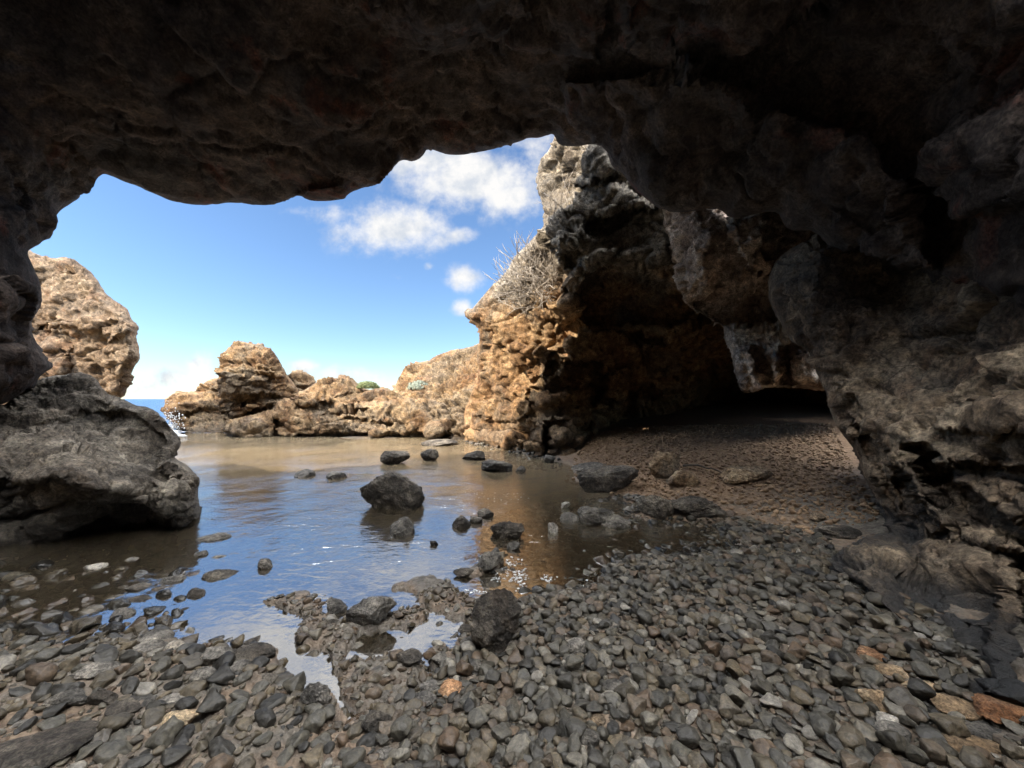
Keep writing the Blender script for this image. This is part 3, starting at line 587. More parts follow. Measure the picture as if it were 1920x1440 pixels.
# ------------------------------------------------------------------ ground, pool bed and water
pool_px = [(330, 826), (430, 824), (520, 825), (680, 822), (790, 819), (860, 818), (880, 830), (985, 852), (1030, 862), (1075, 874), (1085, 900), (1165, 925), (1190, 950), (1205, 975), (1290, 978), (1350, 980), (1360, 1000), (1385, 1030), (1300, 1045), (1250, 1043), (1187, 1050), (1160, 1060), (1140, 1080), (1117, 1103), (1067, 1110), (1000, 1127), (975, 1140), (890, 1150),
           (885, 1180), (868, 1210), (852, 1225), (830, 1216), (797, 1225), (800, 1265), (790, 1275), (784, 1232), (740, 1225), (693, 1234), (660, 1242), (645, 1262), (655, 1295), (690, 1343), (662, 1350), (640, 1322), (632, 1300), (560, 1295), (528, 1265), (514, 1225), (430, 1212), (340, 1205), (310, 1185), (200, 1200), (100, 1215), (0, 1205), (-300, 1230), (-700, 1000), (-300, 862)]
dry_px = [[(500, 1117), (530, 1122), (560, 1117), (583, 1127), (597, 1147), (617, 1168), (650, 1172), (700, 1170), (740, 1157), (760, 1147), (800, 1143), (810, 1157), (793, 1167), (767, 1177), (747, 1173), (717, 1177), (687, 1187), (670, 1203), (650, 1227), (660, 1245), (640, 1262), (633, 1247), (600, 1223), (567, 1213), (547, 1197), (550, 1183), (567, 1163), (533, 1147), (520, 1133)],
          [(727, 1110), (747, 1100), (807, 1083), (847, 1100), (860, 1117), (900, 1137), (890, 1152), (870, 1163), (843, 1160), (793, 1130), (790, 1117), (767, 1107)],
          [(1280, 965), (1300, 945), (1350, 945), (1380, 965), (1330, 975)], [(860, 1078), (900, 1050), (940, 1035), (940, 1060), (900, 1078)]]
pool_g = to_ground(pool_px); dry_g = [to_ground(d) for d in dry_px]
beach = [(1, 1.5, .16), (2, 1.5, .30), (2.2, 2.5, .28), (1, 2.5, .12), (2.5, 4, .22), (0.9, 3.2, .08), (3, 6, .30), (4, 8, .55), (6.7, 11, .88), (2, 9, .25), (2.2, 10.5, .35), (9, 11, 1.0), (9, 6, .8), (0, 12, .1), (-2, 16, .2), (-2, 1.3, .13), (-3, 2, .09), (-1, 1.2, .10), (0, 1.2, .10), (0, 0, .22), (-4, -1, .3), (3, -1, .5), (0, -4, .6), (-6, 2, .1), (12, 14, 1.2), (5, 20, 1.0), (-0.5, 1.6, 0.06)]
beach = np.array(beach)
def ground_z(X, Y, detail=True):
    X = np.asarray(X, float).ravel(); Y = np.asarray(Y, float).ravel(); Q = np.stack([X, Y], 1)
    Z3 = np.stack([X, Y, 0 * X], 1)
    wob = np.stack([fbm(Z3, 2.2, 4, 61), fbm(Z3, 2.2, 4, 66)], 1) * np.clip(0.05 * np.maximum(Y, 1)[:, None], 0.05, 0.25)
    sd, _ = poly_sd(Q + wob, pool_g)
    for d in dry_g:
        s, _ = poly_sd(Q + wob, d); sd = np.minimum(sd, -s)
    zb = np.maximum(rbf(beach[:, :2], beach[:, 2], Q, 1.0), 0.035)
    zb = np.clip(zb, 0.035, 1.4)
    out = np.maximum(-sd, 0)
    t = 0.012 + 0.22 * out
    z = -0.6 * np.log(np.exp(-np.minimum(t, zb) / 0.6) * 1.0) 
    ins = np.maximum(sd, 0)
    shallow = sstep(-1.2, -2.4, X) * sstep(4.4, 3.2, Y)
    bed = -(0.02 + 0.20 * (1 - np.exp(-ins / 0.9)))
    bed = bed * (1 - 0.62 * shallow)
    right = sstep(0.1, 0.8, X) * sstep(7.5, 5.5, Y)
    bed = bed * (1 - 0.5 * right)
    z = np.where(sd > 0, bed, z)
    z = z - 2.2 * sstep(16.5, 22, Y) * sstep(4, -2, X) 
    z = z - 1.2 * sstep(-6, -12, X) * sstep(2, 9, Y)
    if detail:
        z = z + np.where(sd > 0, 0.010, 0.020) * fbm(Z3, 3.5, 4, 21) + np.where(sd > 0, 0.005, 0.016) * ridged(Z3, 9, 3, 31) * np.clip(4.0 / np.maximum(Y, 1), 0.3, 1)
        mud = sstep(1.5, 0.3, X) * sstep(-2.2, -1.2, X) * sstep(3.2, 2.4, Y)
        z = z + np.where(sd > 0, 0, 1) * mud * (0.038 * ridged(Z3, 7, 4, 37) + 0.012 * fbm(Z3, 20, 3, 39) - 0.012)
    return z
def gz(x, y): return float(ground_z([x], [y], False)[0])

ys = np.concatenate([np.arange(-7, 0.9, 0.16), (H * F) / np.arange(1950 - HZ, 64, -3.2), np.geomspace(17.2, 60, 24), [120, 400, 1500, 4000]])
ys = np.unique(np.round(ys, 4))
us = np.concatenate([np.linspace(-6, -2.3, 18)[:-1], np.linspace(-2.3, 2.3, 900), np.linspace(2.3, 6, 18)[1:]])
UU, YYg = np.meshgrid(us, ys); XXg = UU * np.maximum(YYg, 1.5)
ZZg = ground_z(XXg, YYg); 
gV = np.stack([XXg.ravel(), YYg.ravel(), ZZg], 1)
ny, nx = XXg.shape; I = np.arange(ny * nx).reshape(ny, nx)
gq = np.stack([I[:-1, :-1], I[:-1, 1:], I[1:, 1:], I[1:, :-1]], -1).reshape(-1, 4)
ground = link('ground', mesh_np('ground', gV, quads=gq), M_GROUND); tag(ground, 'wet muddy gravel beach and shallow pool bed on the cave floor', 'ground', kind='structure')

def sheet(name, x0, x1, y0, y1, z, mat):
    V = np.array([(x0, y0, z), (x1, y0, z), (x1, y1, z), (x0, y1, z)]); return link(name, mesh_np(name, V, quads=np.array([[0, 1, 2, 3]]), smooth=False), mat)
tag(sheet('water', -14, 7, 0.6, 17.0, 0.0, M_WATER), 'clear rippled pool water reflecting the blue sky', 'water', kind='structure')
tag(sheet('sea', -5000, 5000, 17.0, 6000, 0.0, M_SEA), 'blue open sea beyond the rocks', 'sea', kind='structure')

# ---- unseen wall added behind the viewer to block sun, left open above for skylight
BW = [(2.9, 1.6), (3.4, 0.2), (3.3, -1.8), (2.0, -3.6), (-0.5, -4.6), (-3.2, -4.4), (-5.6, -2.8), (-6.6, -0.6), (-6.9, 1.6), (-6.8, 3.2), (-6.6, 4.2)]
def back_wall(top_l, top_r):
    p = np.array(BW, float); s = np.linspace(0, len(p) - 1, 120)
    x = np.interp(s, np.arange(len(p)), p[:, 0]); y = np.interp(s, np.arange(len(p)), p[:, 1])
    k = np.linspace(0, 1, 50); top = top_r + (top_l - top_r) * sstep(0.25, 0.65, np.linspace(0, 1, 120))
    cx, cy = -1.8, 0.0
    rows = []
    for off in (0.0, 1.2):
        dx, dy = x - cx, y - cy; L = np.hypot(dx, dy)
        X = x + dx / L * off; Y = y + dy / L * off
        curve = np.sin(k * math.pi) * 0.5
        V = np.stack([X[None] + dx / L * curve[:, None], Y[None] + dy / L * curve[:, None], -0.3 + k[:, None] * (top[None] + 0.3)], -1).reshape(-1, 3)
        V = V + 0.25 * np.stack([fbm(V, 0.8, 4, 71), fbm(V, 0.8, 4, 74), 0.3 * fbm(V, 0.8, 4, 77)], 1)
        rows.append(V)
    n = len(rows[0]); I = np.arange(n).reshape(50, 120)
    q = np.stack([I[:-1, :-1], I[1:, :-1], I[1:, 1:], I[:-1, 1:]], -1).reshape(-1, 4)
    rim = np.concatenate([np.stack([I[-1, :-1], I[-1, :-1] + n, I[-1, 1:] + n, I[-1, 1:]], -1), np.stack([I[:-1, 0], I[:-1, 0] + n, I[1:, 0] + n, I[1:, 0]], -1), np.stack([I[:-1, -1], I[1:, -1], I[1:, -1] + n, I[:-1, -1] + n], -1)])
    return mesh_np('cave_wall', np.concatenate(rows), quads=np.concatenate([q, q[:, ::-1] + n, rim]))
bw = link('cave_wall', back_wall(11.5, 6.0), M_ROOF); tag(bw, 'added unseen dark rock wall behind the pebble beach, raised on the left to block the sun', 'cave wall', kind='structure')

# ------------------------------------------------------------------ stones
def ico(level):
    t = (1 + 5 ** 0.5) / 2
    v = [(-1, t, 0), (1, t, 0), (-1, -t, 0), (1, -t, 0), (0, -1, t), (0, 1, t), (0, -1, -t), (0, 1, -t), (t, 0, -1), (t, 0, 1), (-t, 0, -1), (-t, 0, 1)]
    f = [(0, 11, 5), (0, 5, 1), (0, 1, 7), (0, 7, 10), (0, 10, 11), (1, 5, 9), (5, 11, 4), (11, 10, 2), (10, 7, 6), (7, 1, 8), (3, 9, 4), (3, 4, 2), (3, 2, 6), (3, 6, 8), (3, 8, 9), (4, 9, 5), (2, 4, 11), (6, 2, 10), (8, 6, 7), (9, 8, 1)]
    v = [np.array(a) / np.linalg.norm(a) for a in v]
    for _ in range(level):
        c = {}; nf = []
        def mid(a, b):
            k = (min(a, b), max(a, b))
            if k not in c: m = v[a] + v[b]; v.append(m / np.linalg.norm(m)); c[k] = len(v) - 1
            return c[k]
        for a, b, d in f:
            x, y, z = mid(a, b), mid(b, d), mid(d, a); nf += [(a, x, z), (b, y, x), (d, z, y), (x, y, z)]
        f = nf
    return np.array(v), np.array(f)
ICO = {k: ico(k) for k in (1, 2, 3, 4, 5)}

def stone_shape(level, seed, angular=0.5, dims=(1, .75, .5), rough=0.06):
    """a stone inside the unit box: facets cut by planes, worn edges, pitted skin"""
    r = np.random.default_rng(seed); V = ICO[level][0].copy()
    n = 5 + int(angular * 9)
    N = r.normal(size=(n, 3)); N /= np.linalg.norm(N, axis=1)[:, None]
    for k in range(n):
        d = r.uniform(0.42, 0.8) if angular > 0.2 else r.uniform(0.72, 0.95)
        s = V @ N[k]; ex = np.maximum(s - d, 0)
        V -= N[k] * (ex * (0.55 + 0.4 * angular))[:, None]
    V *= np.array(dims)
    nn = V / np.maximum(np.linalg.norm(V, axis=1), 1e-6)[:, None]
    V += nn * (0.12 * fbm(V, 1.5, 2, seed % 40) + rough * fbm(V, 4.0, 4, seed % 40 + 3))[:, None]
    if level >= 4: V += nn * (rough * 0.8 * ridged(V, 3.2, 3, seed % 31))[:, None]
    V -= (V.max(0) + V.min(0)) / 2; V /= (V.max(0) - V.min(0)).max() / 2
    return V

CS, SN = math.cos, math.sin
rock_list = []
def rock(px0, py0, px1, py1, mat, label, seed, angular=0.6, depth=0.8, sink=0.12, level=4, cat='rock', group=None, tilt=0.0, rough=0.09, name='rock', zofs=0.0, dims=(1, .85, .8)):
    """a rock whose seen box is px0..px1 by py0..py1 and which rests on the ground there"""
    z = 0.0
    for _ in range(10):
        Y = (H - z) * F / (py1 - HZ); X = ((px0 + px1) / 2 - CX) / F * Y; z = 0.5 * z + 0.5 * (max(gz(X, Y + 0.05), -0.02) + zofs)
    W = (px1 - px0) / F * Y
    D = W * depth; Yc = Y + D * 0.45
    Wc = (px1 - px0) / F * Yc
    ztop = H + (HZ - py0) / F * (Yc + 0.1 * D); Hh = max(ztop - z, 0.02)
    V = stone_shape(level, seed, angular, dims, rough)
    if tilt: 
        c, s = CS(tilt), SN(tilt); V = V @ np.array([[c, 0, -s], [0, 1, 0], [s, 0, c]])
    V -= (V.max(0) + V.min(0)) / 2
    V /= (V.max(0) - V.min(0))
    full = Hh / (1 - sink)
    V *= np.array([Wc, D, full]); V[:, 2] += full / 2 - full * sink
    loc = ((((px0 + px1) / 2 - CX) / F * Yc), Yc, z)
    o = link(name, mesh_np(name, V, tris=ICO[level][1]), mat, loc=loc); tag(o, label, cat, group)
    rock_list.append((loc[0], loc[1], Wc / 2, D / 2)); return o

G, K, T, L_, R_ = M_GREY, M_DARK, M_TAN, M_PALE, M_RUST
# in the pool
rock(682, 880, 796, 960, K, 'large black rough rock standing alone in the middle of the pool', 31, 0.5, 0.75, 0.2, 5, rough=0.1)
rock(729, 968, 778, 1008, G, 'small grey pointed rock in the water just in front of the large black one', 32, 0.7, 0.9, 0.25)
rock(714, 843, 770, 873, K, 'dark flat topped rock in the shallows behind the large black rock', 33, 0.8, 0.8, 0.15)
rock(789, 841, 823, 866, K, 'dark rounded rock in the shallows, second from left in the far row', 34, 0.4, 0.8, 0.15)
rock(866, 845, 911, 865, K, 'dark wedge shaped rock at the far shore', 35, 0.9, 0.8, 0.15, tilt=0.2)
rock(552, 880, 589, 898, G, 'low brown rock barely above the water, left one of two behind the blue reflection', 36, 0.4, 1.0, 0.35)
rock(608, 884, 649, 901, G, 'low brown rock barely above the water, right one of two behind the blue reflection', 37, 0.5, 1.0, 0.35)
rock(902, 860, 962, 887, G, 'flat grey slab in the shallows near the headland', 38, 0.6, 0.9, 0.2)
rock(966, 873, 986, 888, G, 'small grey stone beside the flat slab near the headland', 39, 0.5, 0.9, 0.2)
rock(1020, 853, 1042, 870, G, 'small pointed grey rock at the foot of the headland', 40, 0.8, 0.9, 0.15)
rock(790, 824, 858, 838, K, 'dark flat rock at the far shore below the tan boulder', 41, 0.6, 0.8, 0.2)
rock(1070, 866, 1138, 886, G, 'long low grey rock at the waterline by the hollow', 42, 0.5, 0.6, 0.2)
rock(1083, 870, 1194, 926, K, 'large dark angular slab tilted up towards the hollow', 43, 1.0, 0.6, 0.1, 5, tilt=-0.35)
rock(1214, 847, 1272, 900, T, 'upright triangular brown rock in front of the hollow', 44, 1.0, 0.7, 0.1, tilt=0.3)
rock(1252, 880, 1312, 917, T, 'rounded yellowish brown rock leaning on the upright triangular one', 45, 0.5, 0.8, 0.1)
rock(1352, 870, 1442, 911, T, 'tan slab lying alone on the brown gravel of the hollow', 46, 0.8, 0.7, 0.1, 5)
rock(1198, 926, 1262, 974, K, 'dark crusted rock with a pointed top at the right shallows', 47, 0.6, 0.7, 0.1, 5, rough=0.12)
rock(1248, 930, 1352, 972, K, 'long dark crusted rock beside the pointed one at the right shallows', 48, 0.5, 0.5, 0.1, 5, rough=0.14)
rock(1086, 948, 1150, 988, G, 'grey crusted rock left of a pair on the wet gravel', 49, 0.6, 0.8, 0.1, 5, rough=0.14)
rock(1126, 964, 1182, 994, G, 'grey crusted rock right of a pair on the wet gravel', 50, 0.6, 0.8, 0.1, rough=0.14)
rock(1052, 940, 1070, 957, L_, 'white squarish stone on the wet gravel', 51, 0.8, 0.9, 0.1)
rock(1027, 978, 1047, 1003, L_, 'pale oval stone in the shallows right of the blue reflection', 52, 0.3, 0.9, 0.2)
rock(1050, 960, 1086, 982, G, 'rounded grey stone left of the crusted pair', 53, 0.3, 0.9, 0.2)
rock(1110, 875, 1130, 886, L_, 'small pale stone under the large dark slab', 54, 0.6, 0.9, 0.1)
rock(848, 966, 883, 993, K, 'dark rounded rock at the right edge of the blue reflection', 55, 0.4, 0.9, 0.2)
rock(895, 951, 926, 974, G, 'grey angular rock above the dark rounded one, right of the pool', 56, 0.8, 0.9, 0.15)
rock(880, 966, 905, 984, G, 'small grey rock touching the dark rounded one', 57, 0.6, 0.9, 0.2)
rock(918, 976, 984, 1014, K, 'dark crusted lump lying in the brown shallows', 58, 0.5, 0.7, 0.1, 5, rough=0.16)
rock(950, 1014, 976, 1036, G, 'small brown rock below the crusted lump', 59, 0.5, 0.9, 0.2)
rock(890, 1032, 940, 1072, G, 'low grey rock with a raised point at the right edge of the reflection', 60, 0.9, 0.6, 0.1, tilt=-0.3)
rock(850, 1064, 890, 1082, K, 'flat dark rock left of the pointed low rock', 61, 0.6, 0.9, 0.25)
rock(806, 1013, 822, 1027, K, 'tiny black stone alone in the reflection', 62, 0.8, 0.9, 0.2)
rock(484, 1047, 511, 1072, G, 'rounded grey stone alone in the blue reflection', 63, 0.3, 0.9, 0.15)
rock(388, 1064, 449, 1092, K, 'flat dark stone in the blue water near the big boulder', 64, 0.4, 0.9, 0.3)
rock(370, 1000, 431, 1019, G, 'long flat stone by the right tip of the big boulder', 65, 0.4, 0.7, 0.3)
rock(365, 1032, 388, 1048, G, 'small brown stone by the edge of the boulder reflection', 66, 0.5, 0.9, 0.2)
rock(399, 1041, 424, 1052, G, 'small flat stone right of the edge of the boulder reflection', 67, 0.4, 0.9, 0.3)
rock(355, 1102, 388, 1126, K, 'dark angular stone at the left edge of the near water', 68, 0.7, 0.9, 0.2)
rock(333, 1140, 354, 1152, K, 'small flat black stone in the near left water', 69, 0.4, 0.9, 0.2)
rock(411, 1156, 435, 1168, K, 'small black stone in the pale water of the near pool', 70, 0.6, 0.9, 0.2)
rock(160, 1056, 194, 1074, L_, 'pale cream stone in the shallows under the big boulder', 71, 0.6, 0.9, 0.1)
rock(45, 1133, 85, 1148, L_, 'pale cream flat stone at the left edge of the shallows', 72, 0.4, 0.9, 0.1)
rock(305, 1078, 345, 1100, G, 'grey flat rock at the boulder side of the shallows', 73, 0.5, 0.9, 0.2)
rock(238, 1094, 282, 1113, K, 'dark flat rock in the left shallows', 74, 0.5, 0.8, 0.2)
rock(245, 1115, 292, 1134, K, 'dark layered rock in the left shallows, nearest the shore', 75, 0.7, 0.8, 0.2)
rock(208, 1140, 250, 1168, G, 'rounded grey rock between the left shallows and the shore', 76, 0.3, 0.9, 0.15)
# near shore
rock(648, 1117, 741, 1182, G, 'big grey angular slab propped up on the mud', 80, 0.9, 0.55, 0.05, 5, tilt=-0.15)
rock(612, 1121, 652, 1157, G, 'grey angular stone leaning on the left end of the propped slab', 81, 0.9, 0.9, 0.1)
rock(669, 1146, 702, 1174, K, 'small dark stone wedged under the propped slab', 82, 0.7, 0.8, 0.1)
rock(614, 1160, 634, 1178, K, 'small black pointed stone left of the propped slab', 83, 1.0, 0.8, 0.1)
rock(881, 1104, 978, 1238, K, 'black upright block of rough rock standing on the pebbles', 84, 0.7, 0.8, 0.06, 5, rough=0.11, dims=(0.8, .7, 1))
rock(858, 1171, 890, 1196, K, 'black stone left of the upright block', 85, 0.6, 0.9, 0.1)
rock(861, 1192, 900, 1229, G, 'dark grey rock at the lower left of the upright block', 86, 0.6, 0.9, 0.1)
rock(739, 1219, 792, 1262, K, 'dark rock at the tip of the near puddle', 87, 0.6, 0.8, 0.1)
rock(808, 1222, 846, 1253, G, 'grey worn rock right of the narrow puddle', 88, 0.5, 0.9, 0.1)
rock(376, 1208, 444, 1256, G, 'brownish faceted rock on the left shore', 89, 0.9, 0.8, 0.1)
rock(442, 1210, 518, 1250, K, 'dark pitted rock beside the faceted one at the water edge', 90, 0.4, 0.7, 0.15, rough=0.1)
rock(359, 1250, 402, 1292, G, 'round grey cobble below the faceted rock', 91, 0.2, 0.9, 0.12)
rock(430, 1240, 473, 1270, G, 'brown grey stone in front of the dark pitted rock', 92, 0.5, 0.9, 0.1)
rock(311, 1200, 345, 1230, L_, 'smooth pale grey cobble on the left shore', 93, 0.1, 0.9, 0.15)
rock(262, 1183, 326, 1218, G, 'long grey rock left of the smooth pale cobble', 94, 0.6, 0.7, 0.15)
rock(258, 1202, 312, 1232, G, 'striped grey rock in front of the long grey rock', 95, 0.6, 0.8, 0.15)
rock(450, 1196, 490, 1218, K, 'black angular stone behind the dark pitted rock', 96, 0.9, 0.9, 0.1)
rock(472, 1267, 518, 1295, K, 'dark long stone at the edge of the near left inlet', 97, 0.5, 0.8, 0.1)
rock(517, 1252, 538, 1270, K, 'small round black stone standing in the near left inlet', 98, 0.3, 0.9, 0.1)
rock(150, 1241, 214, 1282, G, 'dark grey half buried rock on the left shore', 99, 0.5, 0.8, 0.2)
rock(100, 1288, 168, 1336, G, 'grey slab with a sharp ridge on the left shore', 100, 0.9, 0.7, 0.12)
rock(166, 1288, 224, 1328, K, 'dark leaning slab right of the ridged grey slab', 101, 0.9, 0.6, 0.1, tilt=-0.35)
rock(226, 1311, 292, 1338, G, 'flat grey stone right of the dark leaning slab', 102, 0.5, 0.8, 0.15)
rock(296, 1305, 342, 1330, G, 'smooth oval grey stone on the left shore mud', 103, 0.2, 0.8, 0.15)
rock(305, 1332, 368, 1374, T, 'tan grey wedge shaped stone on the left shore mud', 104, 0.8, 0.7, 0.12)
rock(-40, 1376, 160, 1470, K, 'big dark slab sloping out of the lower left corner', 105, 0.8, 0.7, 0.1, 5, tilt=-0.25)
rock(195, 1320, 262, 1356, K, 'dark bent stone above the lower left slab', 106, 0.7, 0.7, 0.15)
rock(30, 1345, 72, 1370, G, 'grey stone resting above the lower left slab', 107, 0.6, 0.8, 0.15)
rock(560, 1275, 620, 1340, G, 'brown grey lumpy rock beside the narrow channel', 108, 0.6, 0.7, 0.15, 5, rough=0.13)
rock(680, 1335, 738, 1385, K, 'dark rock on the mud at the end of the narrow channel', 109, 0.6, 0.8, 0.12, 5, rough=0.12)
rock(698, 1404, 748, 1436, G, 'grey flat topped stone at the lower middle edge', 110, 0.8, 0.8, 0.1)
rock(786, 1278, 824, 1304, G, 'dark rock under the tip of the narrow puddle', 111, 0.5, 0.8, 0.15)
rock(822, 1278, 866, 1312, R_, 'reddish stone on the pebbles below the narrow puddle', 112, 0.6, 0.8, 0.12)
rock(876, 1238, 912, 1274, G, 'dark round cobble below the upright block', 113, 0.3, 0.8, 0.1)
rock(773, 1300, 820, 1330, G, 'oval grey cobble at the left edge of the pebbles', 114, 0.2, 0.8, 0.12)
# cobbles and slabs on the right
rock(1608, 1216, 1658, 1250, R_, 'reddish round cobble by the grey wall foot', 120, 0.3, 0.9, 0.1)
rock(1828, 1281, 1862, 1307, L_, 'white stone against the foot of the right wall', 121, 0.4, 0.9, 0.1)
rock(1609, 1288, 1678, 1340, T, 'tan squarish slab among the right cobbles', 122, 1.0, 0.7, 0.1)
rock(1754, 1309, 1836, 1359, T, 'large tan pointed cobble near the right edge', 123, 0.5, 0.7, 0.1)
rock(1822, 1305, 1922, 1366, R_, 'large orange brown slab at the right edge', 124, 0.6, 0.7, 0.1, 5)
rock(1642, 1246, 1700, 1284, T, 'light brown knobbly stone below the reddish cobble', 125, 0.7, 0.8, 0.1)
rock(1694, 1276, 1756, 1310, T, 'long tan stone with a pale end near the right wall foot', 126, 0.4, 0.7, 0.1)
rock(1808, 1363, 1886, 1398, G, 'blue grey smooth stone below the orange slab', 127, 0.3, 0.7, 0.1)
rock(1765, 1380, 1829, 1428, T, 'brown oval cobble in the lower right corner', 128, 0.3, 0.8, 0.1)
rock(1812, 1390, 1882, 1432, T, 'yellow grey three cornered stone in the lower right corner', 129, 0.6, 0.8, 0.1)
rock(1640, 1340, 1688, 1374, L_, 'whitish stone in the lower right pebbles', 130, 0.5, 0.8, 0.1)
rock(1644, 1355, 1704, 1400, G, 'dark oval cobble below the whitish stone', 131, 0.2, 0.8, 0.1)
rock(1467, 1213, 1496, 1234, L_, 'small white stone among the brown pebbles', 132, 0.5, 0.8, 0.1)
rock(1083, 1364, 1128, 1412, G, 'dark grey square cobble near the lower middle', 133, 0.8, 0.8, 0.1)
rock(1104, 1340, 1142, 1372, T, 'pale yellowish stone above the square cobble', 134, 0.6, 0.8, 0.1)
rock(1062, 1196, 1102, 1236, G, 'round grey cobble right of the upright block', 135, 0.2, 0.9, 0.1)
rock(1130, 1276, 1174, 1312, G, 'round pitted grey cobble in the middle of the pebbles', 136, 0.2, 0.9, 0.1)
rock(1540, 985, 1612, 1016, K, 'dark rounded rock beside the grey wall foot', 137, 0.4, 0.8, 0.15)
rock(1520, 960, 1548, 982, T, 'small brown stone at the edge of the hollow gravel', 138, 0.6, 0.8, 0.1)

# ---- pebbles: scattered without overlap, largest in the picture as objects of their own
REG = {
 'beach': ([(400, 2500), (690, 1700), (700, 1400), (760, 1330), (790, 1285), (850, 1235), (900, 1200), (985, 1128), (1067, 1108), (1117, 1101), (1160, 1060), (1190, 1050), (1390, 1040), (1550, 1005), (1570, 1060), (1640, 1095), (1730, 1150), (1860, 1260), (2000, 1380), (2300, 1550), (2700, 2500)], 46000, 0.007, 0.040, 0.0155),
 'shore': ([(-900, 2500), (-700, 1250), (-300, 1190), (0, 1180), (310, 1170), (430, 1212), (515, 1225), (530, 1275), (640, 1330), (700, 1345), (760, 1330), (700, 1400), (690, 1700), (400, 2500)], 16000, 0.007, 0.055, 0.0155),
 'shallow': ([(-300, 1070), (0, 1060), (370, 985), (372, 1080), (345, 1150), (300, 1195), (-300, 1200)], 4000, 0.014, 0.07, 0.030),
 'mud': ([(500, 1117), (600, 1120), (700, 1150), (860, 1080), (900, 1140), (870, 1230), (790, 1290), (700, 1350), (640, 1320), (540, 1200)], 3500, 0.007, 0.035, 0.013),
 'wet': ([(900, 1110), (900, 980), (1060, 930), (1190, 930), (1390, 970), (1540, 1010), (1390, 1045), (1187, 1050), (1067, 1115), (980, 1130)], 5000, 0.014, 0.055, 0.028),
 'gravel': ([(1060, 905), (1075, 860), (1130, 800), (1560, 795), (1660, 1000), (1560, 1015), (1390, 970), (1190, 940)], 14000, 0.010, 0.035, 0.016),
 'strand': ([(860, 826), (980, 838), (1060, 866), (1050, 885), (980, 880), (880, 850), (800, 828)], 700, 0.02, 0.07, 0.035),
}
stones = []
for rn, (poly, ncand, rmin, rmax, rmed) in REG.items():
    P = np.array(poly, float)
    g2 = to_ground(poly)
    lo = g2.min(0); hi = np.minimum(g2.max(0), (14, 16)); lo = np.maximum(lo, (-9, 0.60))
    if rn == 'gravel': lo, hi = np.array((1.0, 3.8)), np.array((9.5, 12.0))
    n = ncand * 7
    if rn == 'gravel':
        Yc = rng.uniform(lo[1], hi[1], n); Xc = rng.uniform(lo[0], hi[0], n)
    else:
        Yc = rng.uniform(lo[1], hi[1], n); Xc = rng.uniform(lo[0], hi[0], n)
    zc = ground_z(Xc, Yc, False)
    px = CX + Xc / Yc * F; py = HZ + (H - zc) / Yc * F
    s, _ = poly_sd(np.stack([px, py], 1), P)
    ok = s > 0
    idx = np.nonzero(ok)[0][:ncand]
    zc[idx] = ground_z(Xc[idx], Yc[idx])
    rr = np.clip(rmed * np.exp(rng.normal(0, 0.55, len(idx))), rmin, rmax)
    for k, i in enumerate(idx): stones.append((rr[k], Xc[i], Yc[i], zc[i], rn))
stones.sort(key=lambda s: -s[0])
cell = 0.16; hashg = {}; acc = []
for s in stones:
    r, x, y, z, rn = s
    cx, cy = int(x // cell), int(y // cell); bad = False
    tight = 0.60 if rn in ('beach', 'wet', 'strand') else 0.85
    for ax in (cx - 1, cx, cx + 1):
        for ay in (cy - 1, cy, cy + 1):
            for (r2, x2, y2) in hashg.get((ax, ay), ()):
                if (x - x2) ** 2 + (y - y2) ** 2 < (tight * (r + r2)) ** 2: bad = True; break
            if bad: break
        if bad: break
    if bad: continue
    for (x2, y2, a, b) in rock_list:
        if ((x - x2) / (a * 0.85 + r * .3)) ** 2 + ((y - y2) / (b * 0.85 + r * .3)) ** 2 < 1: bad = True; break
    if bad: continue
    hashg.setdefault((cx, cy), []).append((r, x, y)); acc.append(s)
print('stones', len(stones), len(acc))

NB = 14
SHAPES = {}
for lv in (1, 2, 3):
    SHAPES[lv] = [stone_shape(lv, 300 + k, (0.5, 0.9, 0.25)[k % 3], (1, r_d, h_d), 0.09 if lv > 1 else 0.04) for k, (r_d, h_d) in
                  enumerate([(0.8, 0.55), (0.7, 0.45), (0.9, 0.6), (0.6, 0.5), (0.85, 0.7), (0.75, 0.4), (0.95, 0.75), (0.65, 0.6), (0.8, 0.35), (0.7, 0.7), (0.55, 0.4), (0.9, 0.5), (0.78, 0.62), (0.68, 0.3)])]
TONE = {'beach': (0.0, 1.0), 'shore': (0.0, 0.75), 'shallow': (0.05, 0.75), 'mud': (0.0, 0.5), 'wet': (0.05, 0.95), 'gravel': (0.78, 0.90), 'strand': (0.3, 1.0)}
def place(s, k):
    r, x, y, z, rn = s
    q = np.random.default_rng(int(abs(x) * 7919 + y * 104729) % 1000003)
    a = q.uniform(0, 6.283); tx, ty = q.normal(0, 0.22, 2)
    ca, sa = math.cos(a), math.sin(a)
    Rm = np.array([[ca, -sa, 0], [sa, ca, 0], [0, 0, 1]]) @ np.array([[1, 0, 0], [0, math.cos(tx), -math.sin(tx)], [0, math.sin(tx), math.cos(tx)]]) @ np.array([[math.cos(ty), 0, math.sin(ty)], [0, 1, 0], [-math.sin(ty), 0, math.cos(ty)]])
    sh = int(q.integers(0, NB)); sc = r * q.uniform(0.95, 1.2)
    hz = SHAPES[1][sh][:, 2].max() * sc
    lift = {'shore': 0.45, 'shallow': 0.48, 'mud': 0.25, 'gravel': 0.65, 'wet': 0.25}.get(rn, 0.6) * hz + (q.uniform(0, 0.5) * hz if rn == 'beach' else 0)
    lo, hi = TONE[rn]; tone = q.uniform(lo, hi)
    if rn == 'shore' and x < -1.0 and q.random() < 0.35: tone = q.uniform(0, 0.12)
    return sh, sc, Rm, np.array([x, y, z + lift]), tone
